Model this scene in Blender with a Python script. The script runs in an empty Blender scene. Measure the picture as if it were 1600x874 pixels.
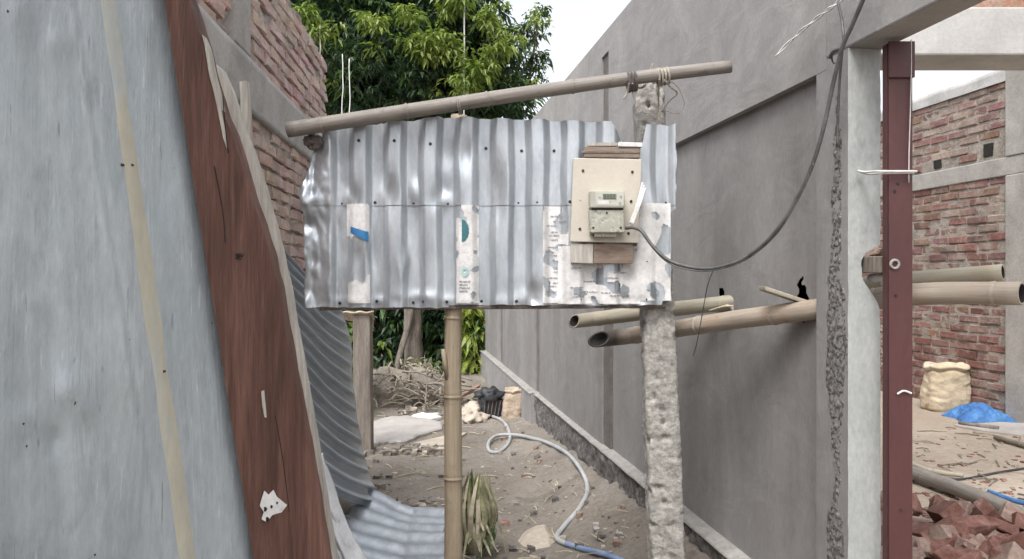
import bpy, bmesh, math, random
from mathutils import Vector, Matrix, noise

SC = bpy.context.scene
COL = SC.collection
F = 1200.0          # focal length in photo pixels (photo 1600 wide)
H = 1.5             # eye height
CX, CY = 800.0, 437.0
R = math.radians
rnd = random.Random(7)

# ------------------------------------------------------------------ helpers
def P(px, py, Y):
    return Vector(((px - CX) / F * Y, Y, H - (py - CY) / F * Y))

def G(px, py, z=0.0):
    Y = (H - z) * F / (py - CY)
    return Vector(((px - CX) / F * Y, Y, z))

def nz(v, s=1.0, seed=0.0):
    return noise.noise(Vector((v[0] * s + seed, v[1] * s - seed * 1.7, v[2] * s + seed * .3)))

def wpos(o):
    p = Vector(o.location)
    while o.parent:
        o = o.parent
        p += Vector(o.location)
    return p

def tag(o, label=None, cat=None, group=None, kind=None):
    if label: o['label'] = label
    if cat: o['category'] = cat
    if group: o['group'] = group
    if kind: o['kind'] = kind
    return o

def thing(name, loc, label, cat, group=None):
    o = bpy.data.objects.new(name, None)
    o.empty_display_size = .1
    COL.objects.link(o)
    o.location = loc
    return tag(o, label, cat, group)

class MB:
    """collects geometry; uv per vertex optional; colour per face optional"""
    def __init__(s):
        s.v, s.f, s.uv, s.mi, s.col = [], [], [], [], []
    def add(s, vs, fs, uvs=None, mi=0, col=None):
        n = len(s.v)
        s.v += [Vector(p) for p in vs]
        s.uv += list(uvs) if uvs else [(p[0], p[2]) for p in vs]
        for f in fs:
            s.f.append([i + n for i in f]); s.mi.append(mi); s.col.append(col)
        return s
    def build(s, name, mats, parent=None, smooth=False, recalc=True):
        me = bpy.data.meshes.new(name)
        off = wpos(parent) if parent else Vector((0, 0, 0))
        if not parent and s.v:                      # top-level: origin at the base of the thing
            lo = [min(p[k] for p in s.v) for k in range(3)]
            hi = [max(p[k] for p in s.v) for k in range(3)]
            off = Vector(((lo[0] + hi[0]) / 2, (lo[1] + hi[1]) / 2, lo[2]))
        me.from_pydata([tuple(p - off) for p in s.v], [], s.f)
        if not isinstance(mats, (list, tuple)): mats = [mats]
        for m in mats: me.materials.append(m)
        me.polygons.foreach_set('material_index', s.mi)
        uvl = me.uv_layers.new(name='UVMap')
        li = [0] * len(me.loops)
        me.loops.foreach_get('vertex_index', li)
        flat = []
        for i in li: flat += [s.uv[i][0], s.uv[i][1]]
        uvl.data.foreach_set('uv', flat)
        if any(c is not None for c in s.col):
            ca = me.color_attributes.new('Col', 'FLOAT_COLOR', 'CORNER')
            k = 0; fl = []
            for p, c in zip(me.polygons, s.col):
                c = c or (1, 1, 1)
                for _ in range(p.loop_total): fl += [c[0], c[1], c[2], 1.0]
            ca.data.foreach_set('color', fl)
        if smooth: me.polygons.foreach_set('use_smooth', [True] * len(me.polygons))
        me.validate()
        if recalc:
            bm = bmesh.new(); bm.from_mesh(me)
            bmesh.ops.recalc_face_normals(bm, faces=bm.faces)
            bm.to_mesh(me); bm.free()
        me.update()
        o = bpy.data.objects.new(name, me)
        COL.objects.link(o)
        if parent: o.parent = parent
        else: o.location = off
        return o

def crom(pts, n=6):
    pts = [Vector(p) for p in pts]
    if len(pts) < 3: return pts
    out = []
    for i in range(len(pts) - 1):
        p0 = pts[max(i - 1, 0)]; p1 = pts[i]; p2 = pts[i + 1]; p3 = pts[min(i + 2, len(pts) - 1)]
        for k in range(n):
            t = k / n
            out.append(.5 * ((2 * p1) + (p2 - p0) * t + (2 * p0 - 5 * p1 + 4 * p2 - p3) * t * t + (3 * p1 - p0 - 3 * p2 + p3) * t ** 3))
    out.append(pts[-1])
    return out

def tube(mb, pts, rad, seg=10, mi=0, hollow=0.0, wob=0.0, col=None, cut=None, mi_in=None):
    pts = [Vector(p) for p in pts]
    n = len(pts)
    rads = rad if isinstance(rad, (list, tuple)) else [rad] * n
    vs, uv, fs = [], [], []
    up = None; L = 0
    for i, p in enumerate(pts):
        d = (pts[min(i + 1, n - 1)] - pts[max(i - 1, 0)])
        if d.length < 1e-9: d = Vector((0, 0, 1))
        d.normalize()
        if up is None:
            up = d.orthogonal().normalized()
        else:
            up = (up - d * up.dot(d))
            up = up.normalized() if up.length > 1e-6 else d.orthogonal().normalized()
        b = d.cross(up)
        if i: L += (p - pts[i - 1]).length
        for k in range(seg):
            a = 2 * math.pi * k / seg
            r = rads[i]
            if wob: r *= 1 + wob * nz((p[0] * 3 + math.cos(a), p[1] * 3 + math.sin(a), p[2] * 3), 1.3)
            vs.append(p + (up * math.cos(a) + b * math.sin(a)) * r)
            uv.append((k / seg, L))
    for i in range(n - 1):
        for k in range(seg):
            a = i * seg + k; c = i * seg + (k + 1) % seg
            fs.append((a, c, c + seg, a + seg))
    if cut:                                     # slanting saw cut at the first end
        d = (pts[1] - pts[0]).normalized(); nn = Vector(cut).normalized()
        for k in range(seg):
            p = vs[k]; vs[k] = p - d * ((p - pts[0]).dot(nn) / d.dot(nn))
    nf = len(fs)
    if hollow:
        for e, (i0, sgn) in enumerate(((0, 1), ((n - 1) * seg, -1))):
            c = pts[0] if e == 0 else pts[-1]
            d = (pts[1] - pts[0]).normalized() if e == 0 else (pts[-2] - pts[-1]).normalized()
            b0 = len(vs)
            for k in range(seg):
                q = vs[i0 + k]
                vs.append(c + (q - c) * hollow); uv.append((k / seg, 0))
            for k in range(seg):
                q = vs[i0 + k]
                vs.append(c + (q - c) * hollow * .9 + d * .09); uv.append((k / seg, .05))
            for k in range(seg):
                k2 = (k + 1) % seg
                fs.append((i0 + k, i0 + k2, b0 + k2, b0 + k))
                fs.append((b0 + k, b0 + k2, b0 + seg + k2, b0 + seg + k))
            fs.append(tuple(b0 + seg + k for k in range(seg)))
    else:
        fs.append(tuple(range(seg)))
        fs.append(tuple((n - 1) * seg + k for k in range(seg)))
    if hollow and mi_in is not None:
        mb.add(vs, fs[:nf], uv, mi, col)
        b_ = len(mb.v) - len(vs)
        for f in fs[nf:]:
            mb.f.append([i + b_ for i in f]); mb.mi.append(mi_in if min(f) >= n * seg else mi); mb.col.append(col)
    else:
        mb.add(vs, fs, uv, mi, col)
    return mb

def bamboo_pts(pts, r0, r1, node=.27, bulge=1.10, wob=.01, seed=1):
    """resample polyline with swollen node rings"""
    c = crom(pts, 12) if len(pts) > 2 else [Vector(pts[0]).lerp(Vector(pts[1]), t / 30) for t in range(31)]
    L = [0]
    for i in range(1, len(c)): L.append(L[-1] + (c[i] - c[i - 1]).length)
    tot = L[-1]
    rr = random.Random(seed)
    nodes = []; s = node * rr.uniform(.3, .8)
    while s < tot - .03:
        nodes.append(s); s += node * rr.uniform(.85, 1.15)
    st = [tot * k / 50 for k in range(51)]
    for q in nodes: st += [q - .014, q - .006, q - .001, q + .002, q + .009, q + .018]
    st = sorted(x for x in set(st) if 0 <= x <= tot)
    op, orr = [], []
    j = 0
    for s in st:
        while j < len(L) - 2 and L[j + 1] < s: j += 1
        t = (s - L[j]) / max(L[j + 1] - L[j], 1e-9)
        p = c[j].lerp(c[j + 1], t)
        p = p + Vector((nz((s, seed, 0), 1.1), nz((s, 0, seed), 1.1), nz((seed, s, 1), 1.1))) * wob
        r = r0 + (r1 - r0) * s / tot
        for q in nodes:
            d = s - q
            if abs(d) < .02:
                r *= 1 + (bulge - 1) * math.exp(-(d / .007) ** 2) if not (.0005 < d < .004) else .94
        op.append(p); orr.append(r)
    return op, orr

def box(mb, lo, hi, mi=0, col=None):
    x0, y0, z0 = lo; x1, y1, z1 = hi
    vs = [(x0, y0, z0), (x1, y0, z0), (x1, y1, z0), (x0, y1, z0), (x0, y0, z1), (x1, y0, z1), (x1, y1, z1), (x0, y1, z1)]
    mb.add(vs, [(0, 3, 2, 1), (4, 5, 6, 7), (0, 1, 5, 4), (1, 2, 6, 5), (2, 3, 7, 6), (3, 0, 4, 7)], None, mi, col)

def hexa(mb, c8, mi=0, col=None):
    mb.add(c8, [(0, 3, 2, 1), (4, 5, 6, 7), (0, 1, 5, 4), (1, 2, 6, 5), (2, 3, 7, 6), (3, 0, 4, 7)], None, mi, col)

def bevel(o, w=.004, seg=2):
    m = o.modifiers.new('bevel', 'BEVEL'); m.width = w; m.segments = seg; m.limit_method = 'ANGLE'; m.angle_limit = R(35)
    m.harden_normals = False
    return o

def prism_px(mb, poly, Yf, thick, mi=0, sub=0, jit=0.0):
    """pixel polygon on a plane (Yf: number or function of px) extruded away from the viewer; outline refined and roughened"""
    yf = Yf if callable(Yf) else (lambda x: Yf)
    pts = []
    n = len(poly)
    for i in range(n):
        a = poly[i]; b = poly[(i + 1) % n]
        m = max(1, sub)
        for k in range(m):
            t = k / m
            pts.append((a[0] + (b[0] - a[0]) * t, a[1] + (b[1] - a[1]) * t))
    fr = []
    for (x, y) in pts:
        if jit:
            x += jit * nz((x * .03, y * .03, 1), 1); y += jit * nz((x * .03, y * .03, 9), 1)
        fr.append(P(x, y, yf(x)))
    m = len(fr)
    bk = [p + Vector((0, thick, 0)) for p in fr]
    fs = [tuple(range(m)), tuple(range(2 * m - 1, m - 1, -1))]
    fs += [(i, (i + 1) % m, m + (i + 1) % m, m + i) for i in range(m)]
    mb.add(fr + bk, fs, None, mi)
    return mb

def gridmesh(mb, nu, nv, fn, mi=0, keep=None, uvs=(1, 1), col=None):
    vs, uv, fs = [], [], []
    for j in range(nv + 1):
        for i in range(nu + 1):
            vs.append(fn(i / nu, j / nv)); uv.append((i / nu * uvs[0], j / nv * uvs[1]))
    for j in range(nv):
        for i in range(nu):
            if keep and not keep((i + .5) / nu, (j + .5) / nv): continue
            a = j * (nu + 1) + i
            fs.append((a, a + 1, a + nu + 2, a + nu + 1))
    # drop unused
    used = sorted({k for f in fs for k in f}); mp = {k: n for n, k in enumerate(used)}
    mb.add([vs[k] for k in used], [[mp[k] for k in f] for f in fs], [uv[k] for k in used], mi, col)
    return mb

# ------------------------------------------------------------------ materials
def srgb(r, g, b):
    f = lambda c: (c / 255 / 12.92) if c / 255 <= .04045 else ((c / 255 + .055) / 1.055) ** 2.4
    return (f(r), f(g), f(b))

class NT:
    def __init__(s, name):
        s.m = bpy.data.materials.new(name); s.m.use_nodes = True
        s.t = s.m.node_tree; s.n = s.t.nodes; s.l = s.t.links
        s.bsdf = s.n['Principled BSDF']; s.out = s.n['Material Output']
    def new(s, typ, **kw):
        n = s.n.new(typ)
        for k, v in kw.items():
            if k in n.inputs and not hasattr(n, k): n.inputs[k].default_value = v
            else: setattr(n, k, v)
        return n
    def link(s, a, b): s.l.new(a, b)
    def coord(s, kind='Object', scale=(1, 1, 1), rot=(0, 0, 0)):
        tc = s.new('ShaderNodeTexCoord'); mp = s.new('ShaderNodeMapping')
        mp.inputs['Scale'].default_value = scale; mp.inputs['Rotation'].default_value = rot
        s.link(tc.outputs[kind], mp.inputs['Vector'])
        return mp.outputs['Vector']
    def noise(s, vec, scale, detail=4, rough=.6, dist=0):
        n = s.new('ShaderNodeTexNoise')
        n.inputs['Scale'].default_value = scale; n.inputs['Detail'].default_value = detail
        n.inputs['Roughness'].default_value = rough; n.inputs['Distortion'].default_value = dist
        s.link(vec, n.inputs['Vector'])
        return n.outputs['Fac']
    def ramp(s, fac, stops):
        n = s.new('ShaderNodeValToRGB'); e = n.color_ramp.elements
        while len(e) < len(stops): e.new(.5)
        for k, (p, c) in enumerate(stops):
            e[k].position = p; e[k].color = (*c, 1) if len(c) == 3 else c
        s.link(fac, n.inputs['Fac'])
        return n.outputs['Color']
    def mix(s, a, b, fac, mode='MIX'):
        n = s.new('ShaderNodeMix', data_type='RGBA', blend_type=mode)
        def put(sock, v):
            if hasattr(v, 'is_linked'): s.link(v, sock)
            elif isinstance(v, (int, float)): sock.default_value = v
            else: sock.default_value = (*v, 1)
        put(n.inputs[6], a); put(n.inputs[7], b)
        if hasattr(fac, 'is_linked'): s.link(fac, n.inputs[0])
        else: n.inputs[0].default_value = fac
        return n.outputs[2]
    def bump(s, h, strength, dist=.01, prev=None):
        n = s.new('ShaderNodeBump'); n.inputs['Strength'].default_value = strength; n.inputs['Distance'].default_value = dist
        s.link(h, n.inputs['Height'])
        if prev: s.link(prev, n.inputs['Normal'])
        return n.outputs['Normal']

def mat(name, c1, c2, scale=4, rough=.85, metal=0.0, fine=.25, fscale=60, bump=.3, bscale=None, bdist=.006,
        stretch=(1, 1, 1), rot=(0, 0, 0), coord='Object', stains=(), lo=.35, hi=.65, rvar=0.0, spec=.5, attr=False, trowel=None, dist=.3, marks=()):
    t = NT(name)
    v = t.coord(coord, stretch, rot)
    n1 = t.noise(v, scale, 6, .65, dist)
    c = t.ramp(n1, [(lo, c1), (hi, c2)])
    if attr:
        a = t.new('ShaderNodeVertexColor'); a.layer_name = 'Col'
        c = t.mix(c, a.outputs['Color'], 1.0, 'MULTIPLY')
    for (sc, scale_, p0, p1, amt) in stains:
        nn = t.noise(v, scale_, 7, .7, .5)
        fac = t.ramp(nn, [(p0, (0, 0, 0)), (p1, (amt, amt, amt))])
        c = t.mix(c, sc, fac)
    for (mc, msc, mst, p0, p1, amt) in marks:
        vm = t.coord(coord, mst, rot)
        c = t.mix(c, mc, t.ramp(t.noise(vm, msc, 3, .55), [(p0, (0, 0, 0)), (p1, (amt, amt, amt))]))
    if trowel:
        amt, tsc, tst = trowel
        vt = t.coord(coord, tst, rot)
        nt1 = t.noise(vt, tsc, 5, .6, 1.6)
        c = t.mix(c, t.ramp(nt1, [(.34, (1 - amt,) * 3), (.5, (1, 1, 1)), (.66, (1 + amt * .7,) * 3)]), 1.0, 'MULTIPLY')
    if fine:
        nf = t.noise(v, fscale, 5, .7)
        fc = t.ramp(nf, [(.3, (1 - fine,) * 3), (.7, (1 + fine * .6,) * 3)])
        c = t.mix(c, fc, 1.0, 'MULTIPLY')
    t.link(c, t.bsdf.inputs['Base Color'])
    t.bsdf.inputs['Roughness'].default_value = rough
    if rvar:
        nr = t.noise(v, scale * 2.3, 5)
        rr = t.new('ShaderNodeMapRange')
        rr.inputs['From Min'].default_value = .3; rr.inputs['From Max'].default_value = .7
        rr.inputs['To Min'].default_value = max(.05, rough - rvar); rr.inputs['To Max'].default_value = min(1, rough + rvar)
        t.link(nr, rr.inputs['Value']); t.link(rr.outputs['Result'], t.bsdf.inputs['Roughness'])
    t.bsdf.inputs['Metallic'].default_value = metal
    t.bsdf.inputs['Specular IOR Level'].default_value = spec
    if bump:
        nb = t.noise(v, bscale or fscale, 8, .7)
        prev = t.bump(nt1, .35, .012) if trowel else None
        t.link(t.bump(nb, bump, bdist, prev), t.bsdf.inputs['Normal'])
    return t.m

M = {}
S = srgb
M['plaster'] = mat('grey plaster', (.275, .265, .258), (.345, .333, .325), 1.6, .92, fine=.12, fscale=90, bump=.3, bscale=35, bdist=.004,
                   stains=(((.235, .225, .218), 2.4, .50, .70, .6), ((.41, .40, .39), 3.3, .58, .76, .45)), stretch=(1, 1, .55), trowel=(.10, 3.2, (1, .8, 1.6)))
M['plaster_low'] = mat('grey plaster with painted shade', (.24, .232, .226), (.305, .296, .289), 1.8, .85, fine=.12, fscale=80, bump=.3, bscale=30, bdist=.004,  # darker base colour paints in the shade of the low wall
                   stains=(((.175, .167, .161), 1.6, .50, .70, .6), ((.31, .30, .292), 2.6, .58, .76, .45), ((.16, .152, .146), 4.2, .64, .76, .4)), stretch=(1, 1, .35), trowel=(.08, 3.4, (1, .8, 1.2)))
M['plaster_mid'] = mat('grey plaster with lighter painted shade', (.225, .214, .206), (.295, .282, .272), 1.8, .88, fine=.12, fscale=80, bump=.3, bscale=30, bdist=.004,  # shade of the lower far bays put into the colour, less deep
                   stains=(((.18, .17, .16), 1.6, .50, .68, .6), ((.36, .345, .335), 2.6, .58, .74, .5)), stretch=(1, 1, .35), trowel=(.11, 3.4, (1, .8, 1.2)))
M['chase'] = mat('raw dark mortar', (.13, .115, .105), (.19, .175, .165), 5, .95, fine=.25, fscale=60, bump=.6)
M['plinth'] = mat('rough dark plinth', (.11, .10, .092), (.27, .25, .235), 26, .95, fine=.5, fscale=45, bump=1, bscale=22, bdist=.03)
M['ledge'] = mat('pale cement ledge', (.25, .238, .22), (.37, .352, .33), 14, .95, fine=.2, fscale=50, bump=.5, bscale=40)
M['conc_pale'] = mat('pale concrete column', (.38, .395, .39), (.53, .545, .535), 4.5, .9, fine=.16, fscale=70, bump=.35, bscale=50,
                     stains=(((.24, .24, .235), 5.5, .60, .72, .65), ((.13, .13, .125), 17, .66, .72, .8), ((.42, .44, .39), 3, .5, .7, .5)), stretch=(1, 1, .5))
M['conc_rough'] = mat('spalled concrete', (.10, .093, .088), (.29, .278, .267), 60, .95, fine=.5, fscale=70, bump=1, bscale=60, bdist=.012, lo=.38, hi=.60)
M['conc_post'] = mat('rough cast concrete', (.30, .283, .26), (.51, .49, .455), 26, .95, fine=.30, fscale=70, bump=.9, bscale=45, bdist=.012,
                     stains=(((.17, .155, .14), 10, .62, .74, .7), ((.12, .11, .10), 42, .62, .68, .65),))
M['conc_beam'] = mat('cast concrete', (.40, .39, .375), (.54, .53, .51), 3.5, .9, fine=.12, fscale=50, bump=.3, stretch=(1, 1, 1),
                     stains=(((.30, .29, .28), 5, .6, .8, .5),))
M['conc_band'] = mat('formed concrete band', (.31, .29, .265), (.44, .415, .385), 4, .92, fine=.18, fscale=60, bump=.4,
                     stains=(((.27, .25, .235), 5, .55, .75, .6),))
M['brick_l'] = mat('mortar stained brick', (.42, .29, .24), (.57, .43, .365), 7, .95, fine=.25, fscale=60, bump=.8, bscale=40, bdist=.01, attr=True,
                   stains=(((.50, .435, .38), 6, .48, .64, .7), ((.30, .15, .11), 9, .58, .70, .7)))
M['brick_r'] = mat('red brick', (.215, .12, .10), (.315, .19, .158), 6, .95, fine=.3, fscale=60, bump=.7, bscale=45, bdist=.01, attr=True,
                   stains=(((.40, .335, .28), 5, .50, .64, .75), ((.36, .31, .26), 17, .55, .68, .55)))
M['mortar'] = mat('sandy mortar', (.28, .245, .21), (.41, .37, .32), 9, .97, fine=.35, fscale=60, bump=.9, bscale=40, bdist=.012)
M['mortar_d'] = mat('deep mortar', (.30, .25, .215), (.52, .45, .395), 9, .97, fine=.35, fscale=60, bump=.9, bscale=40, bdist=.012)
M['ground'] = mat('trodden mud', (.19, .164, .137), (.29, .256, .216), 1.3, .95, fine=.28, fscale=34, bump=.9, bscale=26, bdist=.02,
                  stains=(((.31, .285, .255), 2.2, .52, .66, .75), ((.10, .080, .064), 2.6, .56, .70, .75), ((.14, .15, .075), .7, .64, .75, .4)))
M['floor'] = mat('sandy floor', (.32, .258, .20), (.42, .35, .28), 1.7, .95, fine=.2, fscale=36, bump=.6, bscale=24, bdist=.015,
                 stains=(((.20, .16, .125), 3.2, .55, .75, .65), ((.44, .40, .355), 2.2, .58, .75, .5)))
def galv(name, c1, c2, rough, metal, rvar=.12, sc=14, stretch=(1, 1, .3), stains=()):
    return mat(name, c1, c2, sc, rough, metal, fine=.08, fscale=140, bump=.06, bscale=25, bdist=.004, stretch=stretch, rvar=rvar, stains=stains)
M['galv'] = galv('galvanised sheet', (.40, .435, .47), (.57, .605, .64), .42, .60,
                 stains=(((.33, .345, .37), 4, .55, .72, .5), ((.74, .75, .76), 6, .60, .72, .6), ((.27, .21, .16), 11, .70, .77, .5)))
M['galv_d'] = galv('dull galvanised sheet', (.33, .365, .405), (.48, .515, .555), .30, .74, stretch=(1, 1, 1), stains=(((.28, .27, .26), 4, .55, .7, .5),))
M['gate'] = mat('blue grey galvanised plate', (.385, .435, .468), (.49, .54, .572), 3.0, .46, .35, fine=.12, fscale=70, bump=.22, bscale=13, bdist=.02,
                stretch=(1, 1, .40), rot=(0, R(-9), 0), rvar=.16, stains=(((.53, .57, .595), 3.2, .52, .68, .6), ((.30, .335, .36), 9, .60, .68, .5), ((.50, .53, .55), 28, .66, .72, .5), ((.16, .115, .08), 19, .72, .77, .7)),
                trowel=(.13, 5.5, (2.4, 1, .12)),
                marks=(((.62, .655, .68), 9, (26, 1, 1.1), .66, .69, .55), ((.20, .22, .235), 9, (30, 1, .9), .69, .71, .6), ((.12, .11, .10), 85, (1, 1, .7), .755, .77, .8), ((.30, .22, .15), 16, (1, 1, .5), .73, .76, .5)))
M['cream'] = mat('cream strip paint', (.44, .425, .35), (.56, .53, .42), 6, .6, .1, fine=.1, fscale=80, bump=.1, stretch=(1, 1, .3), rot=(0, R(-9), 0),
                 stains=(((.42, .465, .49), 6, .45, .58, .9), ((.60, .54, .37), 3, .55, .7, .6)))
M['wood_red'] = mat('red stained timber', (.084, .039, .028), (.170, .083, .061), 4, .55, fine=.28, fscale=22, bump=.8, bscale=12, bdist=.010, dist=1.6,
                    stretch=(5, 5, .45), rot=(0, R(-10), 0), spec=.35,
                    stains=(((.29, .15, .115), 2.0, .50, .66, .8), ((.05, .018, .012), 2.2, .60, .70, .7), ((.34, .20, .15), 6, .66, .74, .5)))
M['wood_grey'] = mat('weathered timber', (.38, .35, .31), (.56, .53, .48), 6, .9, fine=.3, fscale=30, bump=.5, bscale=26, stretch=(4, 4, .4), rot=(0, R(-10), 0))
M['wood_brown'] = mat('brown board', (.20, .145, .11), (.36, .285, .23), 5, .85, fine=.3, fscale=30, bump=.4, bscale=30, stretch=(.7, 3, 6))
M['wood_post'] = mat('grey brown timber', (.15, .125, .105), (.27, .235, .20), 5, .9, fine=.3, fscale=28, bump=.5, stretch=(4, 4, .5))
M['galv_lean'] = mat('old blue grey sheet', (.40, .44, .475), (.53, .565, .60), 3, .38, .30, fine=.05, bump=0, stains=(((.24, .25, .26), 4, .58, .7, .5),))
def bam(name, c1, c2, c3, burnt=False):
    t = NT(name)
    v = t.coord('UV', (6, 1.2, 1)); vo = t.coord('Object')
    n1 = t.noise(v, 3.2, 6, .65); n2 = t.noise(vo, 7, 5, .6); n3 = t.noise(t.coord('UV', (40, 1.0, 1)), 5, 4, .6)
    c = t.ramp(n1, [(.33, c1), (.67, c2)])
    c = t.mix(c, c3, t.ramp(n2, [(.52, (0, 0, 0)), (.70, (.75, .75, .75))]))
    c = t.mix(c, t.ramp(n3, [(.3, (.78,) * 3), (.7, (1.12,) * 3)]), 1, 'MULTIPLY')
    n4 = t.noise(vo, 22, 6, .7)
    c = t.mix(c, tuple(x * .45 for x in c3), t.ramp(n4, [(.60, (0, 0, 0)), (.72, (.65, .65, .65))]))
    if burnt:
        sp_ = t.new('ShaderNodeSeparateXYZ'); t.link(t.coord('UV'), sp_.inputs[0])
        ad = t.new('ShaderNodeMath', operation='MULTIPLY_ADD'); t.link(n2, ad.inputs[0]); ad.inputs[1].default_value = .25; t.link(sp_.outputs['Y'], ad.inputs[2])
        c = t.mix(c, (.075, .06, .05), t.ramp(ad.outputs[0], [(.30, (.95, .95, .95)), (.42, (0, 0, 0))]))
    t.link(c, t.bsdf.inputs['Base Color']); t.bsdf.inputs['Roughness'].default_value = .65
    t.link(t.bump(n3, .25, .003), t.bsdf.inputs['Normal'])
    return t.m
M['bam_post'] = bam('brown bamboo', (.28, .225, .155), (.41, .34, .245), (.23, .18, .12))
M['bam_grey'] = bam('weathered bamboo', (.185, .165, .145), (.32, .29, .255), (.20, .18, .16))
M['bam_tan'] = bam('pale bamboo', (.30, .25, .20), (.45, .385, .315), (.40, .28, .19), True)
M['bam_pale'] = bam('yellowish bamboo', (.34, .305, .235), (.48, .435, .345), (.40, .35, .25))
M['steel_red'] = mat('red oxide steel', (.070, .024, .024), (.10, .036, .035), 4, .5, .0, fine=.12, fscale=60, bump=.1, stretch=(1, 1, .4),
                     stains=(((.24, .10, .09), 5, .60, .75, .5), ((.08, .025, .025), 7, .62, .74, .5)))
M['black'] = mat('black cable', (.02, .02, .022), (.05, .05, .052), 20, .45, fine=.1, bump=0)
M['dark'] = mat('dark cavity', (.012, .01, .009), (.03, .026, .022), 12, 1, fine=.3, bump=.5)
M['screw'] = mat('blackened screw', (.03, .03, .03), (.08, .075, .07), 30, .5, .6, fine=.1, bump=0)
M['wire_w'] = mat('white wire', (.62, .61, .59), (.76, .75, .73), 20, .5, fine=.1, bump=0)
M['wire_g'] = mat('grey cable', (.065, .065, .066), (.13, .13, .128), 20, .5, fine=.1, bump=0)
M['rope'] = mat('jute rope', (.30, .265, .21), (.46, .42, .35), 25, .95, fine=.4, fscale=90, bump=.6)
M['board'] = mat('cream panel board', (.53, .485, .41), (.60, .555, .475), 4, .6, fine=.05, bump=.08, stains=(((.50, .45, .37), 6, .6, .8, .5),))
M['meter'] = mat('meter casing', (.38, .37, .31), (.46, .45, .385), 8, .45, fine=.06, bump=.05, stains=(((.30, .30, .26), 9, .58, .75, .6),))
M['meter2'] = mat('meter cover', (.34, .34, .285), (.45, .45, .38), 10, .3, fine=.06, bump=.1, stains=(((.58, .56, .48), 45, .52, .60, .75), ((.16, .155, .13), 38, .56, .64, .8)))
M['face'] = mat('meter face', (.47, .48, .42), (.53, .54, .475), 8, .4, fine=.04, bump=0)
M['lcd'] = mat('display glass', (.16, .18, .13), (.20, .22, .16), 8, .2, fine=0, bump=0)
M['lcd_ink'] = mat('display digits', (.02, .022, .02), (.03, .03, .028), 8, .3, fine=0, bump=0)
M['paper'] = mat('weathered white paper', (.62, .61, .60), (.80, .79, .775), 8, .8, fine=.15, fscale=60, bump=.3, bscale=25, stains=(((.46, .46, .47), 10, .54, .66, .6),))
M['teal'] = mat('teal print', (.03, .13, .16), (.05, .19, .21), 20, .6, fine=.15, bump=0)
M['blue'] = mat('blue print', (.03, .17, .42), (.06, .26, .52), 20, .6, fine=.15, bump=0)
M['mint'] = mat('pale teal print', (.30, .52, .50), (.42, .60, .58), 20, .6, fine=.15, bump=0)
M['ink'] = mat('faded ink', (.22, .22, .24), (.38, .38, .40), 25, .8, fine=.2, bump=0)
M['sack_w'] = mat('white woven plastic', (.68, .69, .71), (.80, .81, .82), 5, .55, fine=.12, fscale=120, bump=.8, bscale=11, bdist=.015)
M['sack_t'] = mat('cement sack', (.52, .42, .29), (.66, .57, .43), 4, .8, fine=.15, fscale=70, bump=.9, bscale=11, bdist=.02, stains=(((.40, .25, .16), 5, .58, .68, .7), ((.70, .66, .58), 4, .52, .7, .7)))
M['sack_d'] = mat('dirty sack', (.40, .31, .23), (.58, .49, .39), 6, .9, fine=.2, fscale=60, bump=.5, bscale=16, bdist=.01, stains=(((.16, .12, .09), 6, .52, .62, .8),))
M['tarp'] = mat('blue tarpaulin', (.035, .13, .36), (.09, .27, .58), 7, .4, fine=.1, bump=1, bscale=11, bdist=.03, stains=(((.22, .45, .74), 6, .55, .7, .7),))
M['hose'] = mat('grey white hose', (.34, .355, .365), (.50, .51, .515), 6, .45, fine=.1, bump=0, stains=(((.38, .35, .30), 4, .52, .7, .7),))
M['hose_b'] = mat('blue hose', (.13, .21, .40), (.30, .38, .54), 10, .4, fine=.1, bump=0)
M['slab'] = mat('mortar crust slab', (.33, .305, .285), (.45, .42, .395), 4, .95, fine=.15, fscale=40, bump=.5, bscale=20, bdist=.01, stains=(((.36, .32, .29), 4, .55, .7, .6),))
M['stone'] = mat('cement lump', (.42, .36, .29), (.56, .49, .41), 6, .95, fine=.2, fscale=40, bump=.5)
M['rubble'] = mat('broken brick', (.18, .082, .064), (.31, .165, .135), 8, .95, fine=.3, fscale=40, bump=.8, bscale=30, bdist=.012, stains=(((.38, .29, .24), 7, .52, .64, .7), ((.16, .07, .06), 9, .62, .72, .7)))
M['rubble_pale'] = mat('mortared brick', (.25, .16, .13), (.40, .31, .26), 9, .95, fine=.3, fscale=40, bump=.8, bscale=30, bdist=.012, stains=(((.30, .11, .085), 6, .55, .66, .8),))
M['earth_red'] = mat('brick dust earth', (.24, .15, .11), (.36, .26, .20), 6, .95, fine=.3, fscale=40, bump=.8, bscale=30, bdist=.015)
M['straw'] = mat('straw', (.42, .36, .25), (.60, .54, .42), 12, .9, fine=.2, bump=0)
M['twig'] = mat('dry branch', (.15, .125, .095), (.32, .28, .22), 10, .95, fine=.3, bump=.4)
M['bark'] = mat('tree bark', (.12, .10, .085), (.22, .19, .16), 6, .95, fine=.4, fscale=30, bump=.9, bscale=20, bdist=.02, stretch=(2, 2, .5))
M['basket'] = mat('black plastic', (.018, .019, .023), (.045, .047, .054), 14, .55, fine=.2, bump=.3)
M['plank_red'] = mat('reddish plank', (.25, .13, .09), (.36, .22, .17), 6, .85, fine=.3, bump=.4)
M['rag'] = mat('dark rag', (.10, .085, .08), (.22, .19, .18), 12, .95, fine=.4, bump=.8, bscale=25, bdist=.012)

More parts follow.
